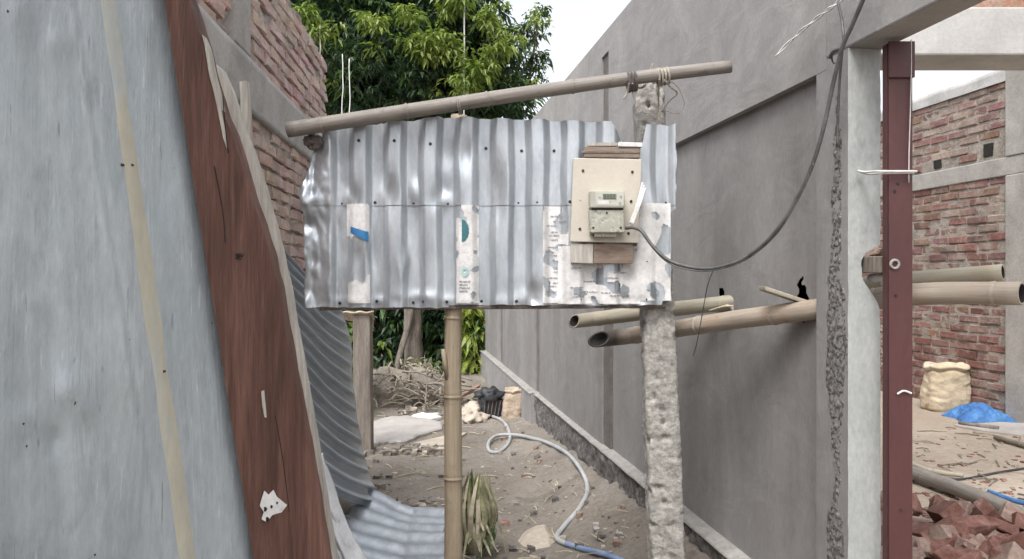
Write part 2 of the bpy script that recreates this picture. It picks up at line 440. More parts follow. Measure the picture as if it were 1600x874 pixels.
def leafmat(name, c1, c2, trans=.35, rough=.45):
    t = NT(name)
    v = t.coord('Object'); n = t.noise(v, 1.7, 4); n2 = t.noise(v, 23, 2)
    c = t.ramp(n, [(.35, c1), (.65, c2)])
    c = t.mix(c, t.ramp(n2, [(.3, (.6,) * 3), (.7, (1.35,) * 3)]), 1, 'MULTIPLY')
    t.link(c, t.bsdf.inputs['Base Color']); t.bsdf.inputs['Roughness'].default_value = rough
    tr = t.new('ShaderNodeBsdfTranslucent'); t.link(t.mix(c, (1.1, 1.25, .5), 1, 'MULTIPLY'), tr.inputs['Color'])
    ms = t.new('ShaderNodeMixShader'); ms.inputs[0].default_value = trans
    t.link(t.bsdf.outputs[0], ms.inputs[1]); t.link(tr.outputs[0], ms.inputs[2]); t.link(ms.outputs[0], t.out.inputs['Surface'])
    return t.m
M['leaf'] = leafmat('dark leaf', (.030, .062, .034), (.058, .098, .052))
M['leaf_mid'] = leafmat('mid leaf', (.06, .12, .04), (.10, .17, .055))
M['leaf_new'] = leafmat('young leaf', (.16, .23, .05), (.26, .32, .085))
M['leaf_yel'] = leafmat('yellow green leaf', (.22, .29, .05), (.34, .38, .09))
M['leaf_dry'] = leafmat('wilted leaf', (.25, .26, .12), (.50, .47, .33), .2, .7)

# ------------------------------------------------------------------ wall frames of reference
WS = .148                                    # grey wall runs slightly leftwards with depth
WL = math.hypot(1, WS)
def W(Y, z, off=0.0, X0=1.377):
    return Vector((X0 - WS * Y - off / WL, Y - off * WS / WL, z))
def wbox(mb, Y0, Y1, z0, z1, o0, o1, mi=0, X0=1.377, col=None):
    hexa(mb, [W(Y0, z0, o0, X0), W(Y1, z0, o0, X0), W(Y1, z0, o1, X0), W(Y0, z0, o1, X0),
              W(Y0, z1, o0, X0), W(Y1, z1, o0, X0), W(Y1, z1, o1, X0), W(Y0, z1, o1, X0)], mi, col)

# ------------------------------------------------------------------ ground and floor
def spaced(lo, hi, a, b, fine):
    xs = []
    x = a
    while x <= b + 1e-6: xs.append(x); x += fine
    st, x = fine, xs[-1]
    while x < hi: st *= 1.45; x = min(hi, x + st); xs.append(x)
    st, x = fine, xs[0]; pre = []
    while x > lo: st *= 1.45; x = max(lo, x - st); pre.append(x)
    return pre[::-1] + xs
def gz(x, y):
    a = 1.0 if (-4 < x < 4 and -3 < y < 16) else 0
    h = .022 * nz((x, y, 0), .9, 3) + .012 * nz((x, y, 0), 3.1, 8) + .006 * nz((x, y, 0), 9, 5)
    # soil banked against the plastered wall's foot, worn path in the middle
    d = (1.377 - WS * y) - x
    if -.2 < d < .5 and y > 2.3:
        hb = max(.02, min(.27, .26 - .0525 * (y - 4.25))) if y < 7.6 else max(0, .085 - (y - 7.6) * .05)
        h += hb * (1 - max(0, d - .03) / .47) ** 1.2 * (1 + .25 * nz((x, y, 1), 5, 2))
    return h * a
xs = spaced(-420, 420, -2.2, 1.4, .05); ys = spaced(-60, 700, 3.0, 13.0, .06)
mb = MB(); nx = len(xs)
mb.add([(x, y, gz(x, y)) for y in ys for x in xs],
       [(j * nx + i, j * nx + i + 1, (j + 1) * nx + i + 1, (j + 1) * nx + i) for j in range(len(ys) - 1) for i in range(nx - 1)])
tag(mb.build('ground', M['ground'], smooth=True), kind='structure')
FZ = .44
def fz(x, y): return FZ + .012 * nz((x, y, 0), 1.4, 2) + .006 * nz((x, y, 0), 6, 4)
mb = MB()
def ff(u, v):
    y = -2 + 15 * v
    xa = 1.377 - WS * y + .06
    x = xa + (3.6) * u
    return Vector((x, y, fz(x, y)))
gridmesh(mb, 60, 220, ff)
wbox(mb, -2, 2.36, -.1, FZ - .004, -.10, -.03)      # riser of the raised floor along the opening
tag(mb.build('interior_floor', M['floor'], smooth=True), kind='structure')

# ------------------------------------------------------------------ grey plastered wall (right of the alley)
wall = thing('plastered_wall', W(5, 0, -.06), 'long grey cement-plastered wall with a recessed panel and pale end column, right of the alley', 'wall')
ZT = 3.15; ZP = 2.175; Z0 = .38
YB = [2.47, 2.53, 5.03, 5.20, 7.50, 7.70, 10.15, 10.38, 13.0]
mb = MB()
wbox(mb, 2.47, 5.03, ZP, ZT, -.12, 0)                              # face above the recess
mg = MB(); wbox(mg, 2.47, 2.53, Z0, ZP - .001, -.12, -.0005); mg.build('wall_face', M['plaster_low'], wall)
for a, b in ((5.20, 7.50), (7.70, 10.15), (10.38, 13.0)):
    wbox(mb, a, b, ZP, ZT, -.12, 0)
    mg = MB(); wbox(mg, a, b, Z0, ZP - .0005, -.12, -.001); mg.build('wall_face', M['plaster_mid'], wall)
for a, b, zt in ((5.03, 5.20, 3.0), (7.50, 7.70, 2.9), (10.15, 10.38, 2.9)):
    wbox(mb, a, b, zt, ZT, -.12, 0)
    mg = MB(); wbox(mg, a, b, Z0, zt, -.12, -.014); mg.build('conduit_chase', M['chase'], wall)
mb.build('wall_face', M['plaster'], wall)
# recessed infill panel with two ragged putlog holes
holes = ((3.335, 1.435, .030, .030), (2.665, 1.43, .040, .068))
def keep(u, v):
    Y = 2.53 + 2.5 * u; z = Z0 + (ZP - Z0) * v
    for (hy, hz, ry, rz) in holes:
        q = math.hypot((Y - hy) / ry, (z - hz) / rz)
        if q < 1 + .55 * nz((Y, z, 0), 38, 2): return False
    return True
mb = MB()
gridmesh(mb, 416, 300, lambda u, v: W(2.53 + 2.5 * u, Z0 + (ZP - Z0) * v, -.03 + .004 * nz((u * 2.5, v * 1.8, 0), 2.2, 4)), keep=keep)
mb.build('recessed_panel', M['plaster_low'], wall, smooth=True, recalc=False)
mb = MB(); wbox(mb, 2.53, 5.03, Z0, ZP, -.13, -.11); mb.build('panel_backing', M['dark'], wall)
# plinth with sloped pale ledge
mb = MB()
def pl(u, v):
    Y = 2.36 + 5.2 * u; z = -.05 + .418 * v
    return W(Y, z, .030 + .020 * nz((Y, z, 0), 8, 2) + .016 * nz((Y, z, 0), 23, 5))
gridmesh(mb, 300, 22, pl)
mb.build('plinth', M['plinth'], wall, smooth=True, recalc=False)
mb = MB(); wbox(mb, 7.56, 13, -.05, .37, -.1, .07); mb.build('plinth', M['plaster'], wall)
mb = MB()
for (a, b, o) in ((2.36, 7.58, .040), (7.58, 13.0, .078)):
    n = 60
    def lg(u, v, a=a, b=b, o=o):
        Y = a + (b - a) * u
        e = .010 * nz((Y, 0, 0), 7, 3)
        k = v * 3
        if k < 1: return W(Y, .366 + .006 * k + e, o + .003 + e * .5)
        if k < 2: return W(Y, .372 + (k - 1) * .010 + e, o + .003 - (o - .012) * (k - 1) + e * .5)
        return W(Y, .382 + .006 * (k - 2), .013 - .052 * (k - 2))
    gridmesh(mb, n, 6, lg)
mb.build('ledge', M['ledge'], wall, smooth=True, recalc=False)
# beam over the opening, running back past the viewer, and the far pillar that carries it
mb = MB(); wbox(mb, -1.6, 2.47, 2.21, ZT, -.12, .002)
# ragged lower arris
bevel(mb.build('lintel_beam', M['plaster'], wall), .006)
mb = MB(); wbox(mb, -1.9, -1.6, 0, ZT, -.12, .002); bevel(mb.build('column', M['conc_pale'], wall), .006)
# pale end column beside the opening: outline with a broken notch on its inner edge
def colpts(Y, o):
    out = []
    prof = []          # (z, inner offset) top to bottom along the inner (right) edge
    z = 2.21
    while z > 0:
        e = -.118 + .004 * nz((z, 1, 0), 9, 3) + .003 * nz((z, 0, 0), 25, 1)
        prof.append((z, e)); z -= .03
    return prof
mb = MB()
prof = []
z = 2.209
while z > -.02:
    e = -.107 + .004 * nz((z, 1, 0), 9, 3) + .003 * nz((z, 0, 0), 25, 1)
    if 1.415 < z < 1.60:
        d = min(z - 1.415, 1.60 - z)
        e = -.107 + .060 * min(1, (1.60 - z) / .02, (z - 1.415) / .10 + .05) + .008 * nz((z, 2, 0), 40, 2)
    prof.append((z, e)); z -= .0125
n = len(prof)
fo = [W(2.35, z, .001 + .002 * nz((z, 3, 3), 12)) for z, e in prof]; fi = [W(2.35, z, e) for z, e in prof]
bo = [W(2.47, z, -.001) for z, e in prof]; bi = [W(2.47, z, e) for z, e in prof]
vs = fo + fi + bo + bi; fs = []
for i in range(n - 1):
    fs += [(i, i + 1, n + i + 1, n + i), (n + i, n + i + 1, 3 * n + i + 1, 3 * n + i)]
fs += [(0, n, 3 * n, 2 * n)]
mb.add(vs, fs); mb.add(vs, [(i, 2 * n + i, 2 * n + i + 1, i + 1) for i in range(n - 1)], None, 1)
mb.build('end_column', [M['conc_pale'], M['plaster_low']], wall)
# spalled honeycombed edge where plaster meets column
mb = MB()
def rough(u, v):
    Y = 2.351 + .118 * u; z = .0 + 2.08 * v
    w = .36 + .50 * nz((v * 2.08, 0, 0), 2.9, 4) + .22 * nz((v * 2, u * .3, 0), 12, 3)
    if v > .80: w -= (v - .80) * 1.8
    k = max(-1, min(1, (w - abs(u - .52 - .10 * nz((v * 3, 1, 1), 2, 1))) / .14))
    d = .0042 * nz((Y, z, 0), 115, 2) + .0040 * nz((Y, z, 0), 52, 6)
    return W(Y, z, -.0035 + (k * .0045 if k > 0 else k * .004) + max(d, -.004) * max(0, k))
gridmesh(mb, 40, 460, rough)
mb.build('spalled_edge', M['conc_rough'], wall, smooth=True, recalc=False)

# ------------------------------------------------------------------ brick walls
def bricks(mbb, mbm, B, s0, s1, z0, z1, skip, seed, depth=.012, mort=.010, dirv=1, tint=lambda s, z, r: (1, 1, 1), jit=.004, L=.235, Hh=.070, jn=.013):
    """individual bricks with eased arrises on the surface B(s, z, off), and a lumpy mortar bed behind them"""
    rr = random.Random(seed)
    row = 0; z = z0
    while z < z1 - .03:
        s = s0 - (L / 2 if row % 2 else 0) - rr.uniform(0, .03)
        while s < s1:
            a = max(s, s0); b = min(s + L + rr.uniform(-.006, .006), s1)
            s += L + jn
            if b - a < .04: continue
            zz = z + rr.uniform(-.004, .004); zt = min(zz + Hh + rr.uniform(-.004, .004), z1)
            sk = skip((a + b) / 2, (zz + zt) / 2, a, b)
            if sk: continue
            pr = rr.uniform(-.006, .008)
            e = .006
            j = lambda: rr.uniform(-jit, jit)
            ring0 = [B(a + j(), zz + j(), -.05), B(b + j(), zz + j(), -.05), B(b + j(), zt + j(), -.05), B(a + j(), zt + j(), -.05)]
            ring1 = [B(a + j(), zz + j(), pr - e), B(b + j(), zz + j(), pr - e), B(b + j(), zt + j(), pr - e), B(a + j(), zt + j(), pr - e)]
            ring2 = [B(a + e + j(), zz + e + j(), pr + j()), B(b - e + j(), zz + e + j(), pr + j()), B(b - e + j(), zt - e + j(), pr + j()), B(a + e + j(), zt - e + j(), pr + j())]
            fs = [(8, 9, 10, 11)]
            for k in range(4):
                k2 = (k + 1) % 4
                fs += [(k, k2, 4 + k2, 4 + k), (4 + k, 4 + k2, 8 + k2, 8 + k)]
            mbb.add(ring0 + ring1 + ring2, fs, None, 0, tint(a, zz, rr))
        z += Hh + jn; row += 1
    nu = int((s1 - s0) / .03); nv = int((z1 - z0) / .025)
    gridmesh(mbm, nu, nv, lambda u, v: B(s0 + (s1 - s0) * u, z0 + (z1 - z0) * v,
             -depth + mort * nz((s0 + (s1 - s0) * u, z0 + (z1 - z0) * v, seed), 11, seed) + mort * .6 * nz(((s1 - s0) * u, (z1 - z0) * v, seed), 31, 2)))

# left wall
LS = .0667; LLn = math.hypot(1, LS)
def BL(s, z, off=0.0):
    return Vector((-.9625 - LS * s + off / LLn, s + off * LS / LLn, z))
lw = thing('brick_wall', BL(3.5, 0, -.1), 'rough pinkish brick wall with a concrete band, behind the red timber on the left', 'wall')
LY0, LY1, LZT = 0.1, 5.5, 3.08
def lband(s): return 2.26, 2.50
def tintl(s, z, rr):
    k = rr.uniform(.78, 1.15); return (k * rr.uniform(.95, 1.05), k * rr.uniform(.9, 1.04), k * rr.uniform(.9, 1.05))
mbb, mbm = MB(), MB()
bricks(mbb, mbm, BL, LY0, LY1, 0, LZT, lambda s, z, a, b: (2.25 < z < 2.50) or (3.20 < s < 3.48) or rnd.random() < .012, 11,
       depth=.014, mort=.021, tint=tintl, jit=.006, L=.205, Hh=.058, jn=.013)
mbb.build('brickwork', M['brick_l'], lw, recalc=False)
mbm.build('mortar_bed', M['mortar_d'], lw, smooth=True, recalc=False)
mb = MB()
hexa(mb, [BL(LY0, 0, -.25), BL(LY1, 0, -.25), BL(LY1, 0, -.045), BL(LY0, 0, -.045), BL(LY0, LZT, -.25), BL(LY1, LZT, -.25), BL(LY1, LZT, -.045), BL(LY0, LZT, -.045)])
hexa(mb, [BL(-4.5, 0, -.25), BL(LY0, 0, -.25), BL(LY0, 0, -.001), BL(-4.5, 0, -.001), BL(-4.5, LZT, -.25), BL(LY0, LZT, -.25), BL(LY0, LZT, -.001), BL(-4.5, LZT, -.001)])  # unseen plain stretch behind the camera, added to shade the alley
mb.build('wall_core', M['mortar'], lw)
mb = MB()
def lb(u, v):
    s = LY0 + (LY1 - LY0) * u
    if v < .2: k = v / .2; return BL(s, 2.255 + .004 * nz((s, 0, 0), 6), -.03 + .044 * k)
    if v > .8: k = (v - .8) / .2; return BL(s, 2.495 + .006 * nz((s, 4, 0), 6), .014 - .044 * k)
    return BL(s, 2.255 + .24 * (v - .2) / .6, .016 + .005 * nz((s, v, 0), 5, 2))
gridmesh(mb, 120, 15, lb); mb.build('concrete_band', M['conc_band'], lw, smooth=True, recalc=False)
mb = MB()
for (z0, z1) in ((0, 2.25), (2.50, 3.08)):
    hexa(mb, [BL(3.21, z0, -.04), BL(3.47, z0, -.04), BL(3.46, z0, .018), BL(3.22, z0, .018), BL(3.21, z1, -.04), BL(3.47, z1, -.04), BL(3.46, z1, .018), BL(3.22, z1, .018)])
bevel(mb.build('concrete_column', M['conc_band'], lw), .008)

# right wall, inside the plot
X2 = 4.6
def BR(s, z, off=0.0): return W(s, z, off, X2)
rw = thing('brick_wall', BR(7, 0, -.1), 'red brick wall with mortar smears, concrete band and pilaster, inside the plot beyond the red steel post', 'wall')
def tintr(s, z, rr):
    k = rr.uniform(.70, 1.12)
    m = rr.random()
    if m < .30 and z > 1.3: return (1.2 * k, 1.55 * k, 1.55 * k)
    if m < .34: return (.8 * k, .62 * k, .62 * k)
    return (k, k * rr.uniform(.85, 1.1), k * rr.uniform(.85, 1.1))
pho = ((6.55, 2.50), (5.99, 2.51))
mbb, mbm = MB(), MB()
RY0, RY1, RZT = 4.6, 13.0, 3.02
bricks(mbb, mbm, BR, RY0, RY1, 0, RZT, lambda s, z, a, b: (2.285 < z < 2.42) or (5.56 < s < 5.82 and b < 5.98) or any(abs(s - h[0]) < .13 and abs(z - h[1]) < .042 for h in pho), 23,
       depth=.006, mort=.008, tint=tintr, jit=.0035, L=.20, Hh=.056, jn=.016)
mbb.build('brickwork', M['brick_r'], rw, recalc=False)
mbm.build('mortar_bed', M['mortar'], rw, smooth=True, recalc=False)
mb = MB(); wbox(mb, RY0, RY1, 0, RZT, -.25, -.045, X0=X2); mb.build('wall_core', M['mortar'], rw)
mb = MB(); wbox(mb, RY0, RY1, 2.285, 2.425, -.04, .014, X0=X2); bevel(mb.build('concrete_band', M['conc_band'], rw), .008)
mb = MB()
wbox(mb, 5.56, 5.80, 0, 2.284, -.04, .022, X0=X2); wbox(mb, 5.56, 5.80, 2.426, 3.3, -.04, .022, X0=X2)
bevel(mb.build('pilaster', M['conc_band'], rw), .008)
for k, (hy, hz) in enumerate(pho):
    mb = MB(); wbox(mb, hy - .045, hy + .045, hz - .05, hz + .05, -.06, .003, X0=X2); mb.build('putlog_hole', M['dark'], rw)
mb = MB()
gridmesh(mb, 160, 6, lambda u, v: BR(RY0 + (RY1 - RY0) * u, RZT - .02 + (.10 + .02 * nz((u * 8, 0, 0), 3)) * min(1, v * 2), (.02 if v < .6 else .02 - (v - .6) * .7) + .008 * nz((u * 9, v, 0), 6)))
mb.build('mortar_coping', M['conc_beam'], rw, smooth=True, recalc=False)

# concrete cross beam seen under the lintel, with brickwork on it
cb = thing('concrete_beam', (2.4, 3.37, 2.45), 'pale concrete cross beam carrying orange bricks, at top right behind the red steel post', 'beam')
mb = MB(); box(mb, (1.02, 3.25, 2.45), (4.0, 3.50, 2.655)); bevel(mb.build('beam', M['conc_beam'], cb), .008)
mbb, mbm = MB(), MB()
BX = lambda s, z, off=0.0: Vector((s, 3.29 - off, z))
bricks(mbb, mbm, BX, 1.98, 4.0, 2.662, 3.2, lambda s, z, a, b: False, 31, tint=lambda s, z, rr: (lambda k: (1.15 * k, 1.05 * k, .85 * k))(rr.uniform(.8, 1.15)))
mbb.build('brickwork', M['brick_r'], cb, recalc=False); mbm.build('mortar_bed', M['mortar'], cb, smooth=True, recalc=False)
mb = MB(); box(mb, (1.98, 3.335, 2.657), (4.0, 3.46, 3.19)); mb.build('core', M['mortar'], cb)
# pier that carries the right end of the cross beam
mb = MB(); box(mb, (3.7, 3.26, FZ - .03), (3.95, 3.49, 2.449)); tag(bevel(mb.build('concrete_pier', M['conc_beam'], None), .01), 'plain concrete pier under the right end of the pale cross beam', 'pier')

# ------------------------------------------------------------------ leaning gate on the left
def gy(px): return 1.0 / (1.0 - .000715 * px)
gate = thing('metal_gate', (-.55, 1.15, 0), 'blue-grey steel gate with cream strip and red-brown timber stile, at the far left', 'gate')
def edge(py, a=255.0, k=140.0 / 874): return a + k * py
def dent(px, py):
    d = 0
    for (x, y, r, a) in ((122, 628, 9, -.008), (118, 606, 22, .007), (78, 688, 8, -.006), (140, 640, 14, .006), (60, 470, 16, .005), (30, 500, 10, -.004), (128, 372, 10, -.005), (88, 72, 12, .006), (40, 20, 22, .006), (172, 842, 12, -.006), (230, 700, 16, .003), (120, 615, 38, .010), (40, 660, 30, .006), (75, 690, 26, -.007), (90, 65, 30, .006), (125, 365, 28, .005), (160, 860, 34, .007), (45, 80, 26, -.004), (135, 500, 40, -.005)):
        d += a * math.exp(-(((px - x) ** 2 + (py - y) ** 2) / r ** 2))
    d += .0035 * math.exp(-((px - (112 + .155 * py)) / 5) ** 2) - .003 * math.exp(-((px - (119 + .155 * py)) / 6) ** 2)   # shallow pressed crease
    d += .0022 * math.sin((px - .155 * py) / 17.0) + .0045 * nz((px * .006, py * .002, 0), 1, 5) + .0022 * nz((px * .02, py * .008, 0), 1, 7)
    d += .0018 * math.sin((px - .155 * py) / 46)
    return d
def gsheet(px, py, off=0):
    p = P(px, py, gy(px)); p.y -= dent(px, py) + off; return p
mb = MB()
PY0, PY1 = -130, 1690
def gs(u, v):
    py = PY0 + (PY1 - PY0) * v; x1 = edge(py) + 12; x0 = -330 + .16 * py
    px = x0 + (x1 - x0) * u
    return gsheet(px, py)
gridmesh(mb, 150, 150, gs); o = mb.build('steel_sheet', M['gate'], gate, smooth=True, recalc=False)
sm = o.modifiers.new('solid', 'SOLIDIFY'); sm.thickness = .002
mb = MB()
def cs(u, v):
    py = PY0 + (PY1 - PY0) * v; c = 170 + .143 * py
    w = 13 + 3 * nz((py * .01, 0, 0), 1, 2) + py * .004
    px = c + (u - .5) * 2 * w
    return gsheet(px, py, .003 + .005 * math.sin(math.pi * u))
gridmesh(mb, 8, 160, cs); mb.build('cream_strip', M['cream'], gate, smooth=True, recalc=False)
# timber stile
stile = [(255, -130), (268, -130), (288, -20), (303, 20), (315, 60), (325, 100), (336, 140), (348, 178), (361, 205), (376, 250), (390, 300), (407, 350), (423, 400), (434, 450), (447, 520), (458, 580), (473, 660), (488, 740), (505, 840), (520, 930), (640, 1640), (520, 1640), (edge(874), 874), (edge(437), 437), (edge(100), 100)]
stile[0] = (edge(-130), -130)
mb = MB(); prism_px(mb, stile, lambda x: gy(x) - .022, .045, sub=5, jit=1.8)
st = bevel(mb.build('timber_stile', M['wood_red'], gate), .004, 2)
# pale weathered backing batten, split into two tongues at the top
bat = [(333, 98), (343, 106), (358, 140), (374, 190), (390, 230), (401, 262), (413, 300), (427, 350), (440, 400), (450, 450), (459, 500), (470, 560), (484, 640), (498, 720), (511, 800), (524, 880), (660, 1640), (560, 1640), (440, 930), (400, 560), (378, 300), (362, 230), (346, 160)]
mb = MB(); prism_px(mb, bat, lambda x: gy(x) + .026, .03, sub=4, jit=1.5)
mb.build('batten', M['wood_grey'], gate)
mb = MB(); prism_px(mb, [(374, 128), (385, 126), (389, 180), (391, 250), (384, 244), (378, 200)], lambda x: gy(x) + .060, .02, sub=4, jit=2); mb.build('batten', M['wood_grey'], gate)
mb = MB(); prism_px(mb, [(316, 55), (323, 72), (334, 120), (345, 170), (352, 205), (355, 232), (349, 215), (343, 185), (335, 150), (326, 108)], lambda x: gy(x) - .0235, .02, sub=3, jit=2)
mb.build('batten', M['wood_grey'], gate)
# nails / screw holes on the sheet and a knot and paper scrap on the stile
for (x, y) in ((195, 259), (209, 259), (40, 661), (41, 697), (120, 628), (258, 580), (301, 262), (155, 862), (15, 20), (330, 505)):
    mb = MB(); p = gsheet(x, y, .006 if x in (195, 209, 258) else .001)
    tube(mb, [p + Vector((0, .004, 0)), p + Vector((0, -.0015, 0))], .0022 if x != 120 else .004, 8); mb.build('nail', M['screw'], gate)
mb = MB()
for k in range(9):
    a = k * .7; c = (368 + 14 * nz((k, 1, 1), 1.3), 402 + 9 * nz((k, 5, 1), 1.3))
    pts = [P(c[0] + dx, c[1] + dy, gy(370) - .0235) for dx, dy in ((-7 + k, 3), (-1, -3 + k % 3), (5, 0), (9 - k * .3, -4))]
    tube(mb, pts, [.0006, .0016, .0014, .0005], 6)
mb.build('knot', M['dark'], gate)
mb = MB()
scrap = [(405, 790), (412, 768), (418, 775), (426, 766), (432, 778), (448, 789), (440, 800), (424, 806), (416, 818), (408, 812), (411, 800)]
prism_px(mb, scrap, lambda x: gy(x) - .0255, .002, sub=2, jit=3)
mb.build('paper_scrap', M['paper'], gate)
for (x, y, r_) in ((414, 796, .004), (424, 792, .0028), (417, 812, .0045), (433, 786, .002)):
    mb = MB(); p = P(x, y, gy(x) - .0265); tube(mb, [p, p - Vector((0, .0012, 0))], r_, 7, wob=.4); mb.build('paper_tear', M['dark'], gate)
mb = MB(); prism_px(mb, [(408, 612), (412, 610), (415, 640), (416, 653), (413, 652), (410, 635)], lambda x: gy(x) - .0245, .003, sub=2)
mb.build('chipped_wood', M['wood_grey'], gate)
for pts_ in ([(348, 150), (352, 200), (357, 240)], [(430, 650), (442, 720), (452, 800)], [(335, 260), (348, 330), (352, 380)]):
    mb = MB(); q = [P(x, y, gy(x) - .0228) for x, y in pts_]; tube(mb, crom(q, 5), .0009, 5); mb.build('crack', M['dark'] if pts_[0][0] != 372 else M['wood_grey'], gate)

# ------------------------------------------------------------------ hung corrugated sheet
SY = 2.97
def prof(px, ph):
    s = math.sin(2 * math.pi * (px - ph) / 55.6 + math.pi / 2) * 2.1
    return max(-1, min(1, s)) * .9 + .1 * math.sin(2 * math.pi * (px - ph) / 55.6 + math.pi / 2) + .10 * math.exp(-(((px - ph + 27.8) % 55.6 - 27.8 + 14) / 2.2) ** 2) + .10 * math.exp(-(((px - ph + 27.8) % 55.6 - 27.8 - 14) / 2.2) ** 2)
def sdisp(px, py, lower):
    ph = 562
    a = .0145
    # flattened by crumpling on the left and at the nail line
    k = min(1, max(.12, (px - 478) / 45))
    if px > 985: k *= .55
    for (x, y, rx, ry) in ((602, 306, 15, 22), (772, 292, 14, 42), (548, 308, 11, 14), (690, 312, 16, 14), (728, 240, 13, 26), (822, 458, 18, 14), (562, 430, 16, 30), (648, 300, 10, 18), (500, 330, 26, 30), (632, 405, 8, 22), (1015, 350, 20, 40)):
        k *= 1 - .85 * math.exp(-((px - x) / rx) ** 2 - ((py - y) / ry) ** 2)
    d = a * prof(px + 3.2 * nz((px * .012, py * .010, 0), 1, 3), ph) * k
    for (x, y, rx, ry, am) in ((602, 300, 20, 34, -.014), (770, 296, 18, 48, -.016), (480, 318, 18, 26, .020), (498, 350, 20, 30, -.016), (690, 300, 14, 22, -.008), (548, 300, 12, 16, -.008),
                               (700, 240, 18, 20, -.006), (820, 455, 26, 14, -.01), (630, 410, 8, 26, .008), (485, 250, 16, 40, -.012), (560, 400, 22, 18, -.006), (1025, 330, 14, 30, .012), (1010, 420, 22, 20, -.010), (660, 466, 30, 10, .010), (478, 420, 14, 30, .014)):
        d += am * math.exp(-((px - x) / rx) ** 2 - ((py - y) / ry) ** 2)
    d += .0022 * nz((px * .02, py * .01, 0), 1, 4) + .0007 * nz((px * .06, py * .03, 2), 1, 4)
    if px < 535: d += (535 - px) / 60 * (.026 * nz((px * .045, py * .028, 0), 1, 8) + .010 * nz((px * .11, py * .07, 0), 1, 3))
    d += .010 * math.exp(-((py - (470)) / 7) ** 2) * nz((px * .05, 1, 1), 1, 2)
    return d
def SP(px, py, lower=None, off=0):
    if lower is None: lower = py > 316
    p = P(px, py, SY); p.y -= sdisp(px, py, lower) + off - (.003 if lower else 0)
    return p
def topy(px):
    if px < 690: return 205 + (px - 480) / 210 * -22 + (14 if px < 505 else 0) + 2 * nz((px * .1, 0, 0), 1)
    if px < 955: return 183 + (px - 690) / 265 * 8 + 1.5 * nz((px * .05, 0, 0), 1)
    if px < 975: return 191 + (px - 955) / 20 * 34
    if px < 1003: return 228
    if px < 1009: return 228 - (px - 1003) / 6 * 33
    return 195 + 2 * nz((px * .08, 4, 0), 1)
def leftx(py): return 470 + (30 * max(0, 1 - abs(py - 205) / 90) if py < 295 else 0) + 4 * nz((py * .03, 0, 0), 1, 3) + (6 if py > 330 else 0)
def rightx(py): return 1056 + 2 * nz((py * .03, 1, 0), 1, 3) - (0 if py < 330 else 7)
def boty(px): return 477 + 2.5 * nz((px * .06, 0, 0), 1, 2) + (4 if px < 700 else 0) - (6 if px > 1035 else 0)
panel = thing('corrugated_sheet', P(760, 480, SY), 'crumpled silver corrugated iron sheet with stuck paper, hung from the bamboo pole', 'metal sheet')
mb = MB()
def us(u, v):
    py0 = 0
    px = 470 + 588 * u
    t = topy(px); py = t + (321 - t) * v
    px = max(leftx(py), min(rightx(py), px))
    return SP(px, py, False)
gridmesh(mb, 330, 44, us, uvs=(1, 1)); o = mb.build('upper_sheet', M['galv'], panel, smooth=True, recalc=False)
sm = o.modifiers.new('solid', 'SOLIDIFY'); sm.thickness = .0006; sm.use_rim = False
mb = MB()
def ls(u, v):
    px = 470 + 588 * u
    b = boty(px); py = 312 + (b - 312) * v
    px = max(leftx(py), min(rightx(py), px))
    return SP(px, py, True)
gridmesh(mb, 330, 50, ls); o = mb.build('lower_sheet', M['galv'], panel, smooth=True, recalc=False)
sm = o.modifiers.new('solid', 'SOLIDIFY'); sm.thickness = .0008; sm.use_rim = False
def conf(name, bbox, inside, m, off, step=2.0, parent=panel):
    x0, y0, x1, y1 = bbox
    mb = MB()
    gridmesh(mb, max(2, int((x1 - x0) / step)), max(2, int((y1 - y0) / step)), lambda u, v: SP(x0 + (x1 - x0) * u, y0 + (y1 - y0) * v, None, off),
             keep=(lambda u, v: inside(x0 + (x1 - x0) * u, y0 + (y1 - y0) * v)) if inside else None)
    if mb.f:
        o = mb.build(name, m, parent, smooth=True, recalc=False); return o
conf('paper_label', (541, 319, 577, 378), lambda x, y: y < 372 - (x - 545) * .1 + 6 * nz((x, y, 0), .1), M['paper'], .004)
conf('paper_label', (543, 395, 578, 474), lambda x, y: y > 440 + 22 * nz((x, y, 0), .06, 2) - (x - 560) * .4, M['paper'], .004)
conf('paper_label', (713, 321, 748, 474), lambda x, y: not (y < 332 and x < 722) and nz((x, y, 0), .07, 5) > -.42, M['paper'], .004)
conf('blue_mark', (548, 352, 576, 379), lambda x, y: abs(y - (359 + (x - 548) * .42)) < 4.5 + (x - 548) * .12, M['blue'], .006, 1.2)
conf('teal_mark', (721, 342, 736, 380), lambda x, y: x > 722 and ((x - 722) / 11) ** 2 + ((y - 361) / 17) ** 2 < 1, M['teal'], .006, 1.0)
conf('pale_mark', (721, 416, 735, 434), lambda x, y: ((x - 727) / 6) ** 2 + ((y - 425) / 8) ** 2 < 1 and (x - 727) ** 2 + (y - 425) ** 2 > 8, M['mint'], .006, 1.0)
for k in range(4):
    conf('faint_print', (718, 439 + k * 5, 735 - (k % 2) * 4, 441.2 + k * 5), lambda x, y: nz((x, y, 0), .5) > -.25, M['ink'], .006, 1.1)
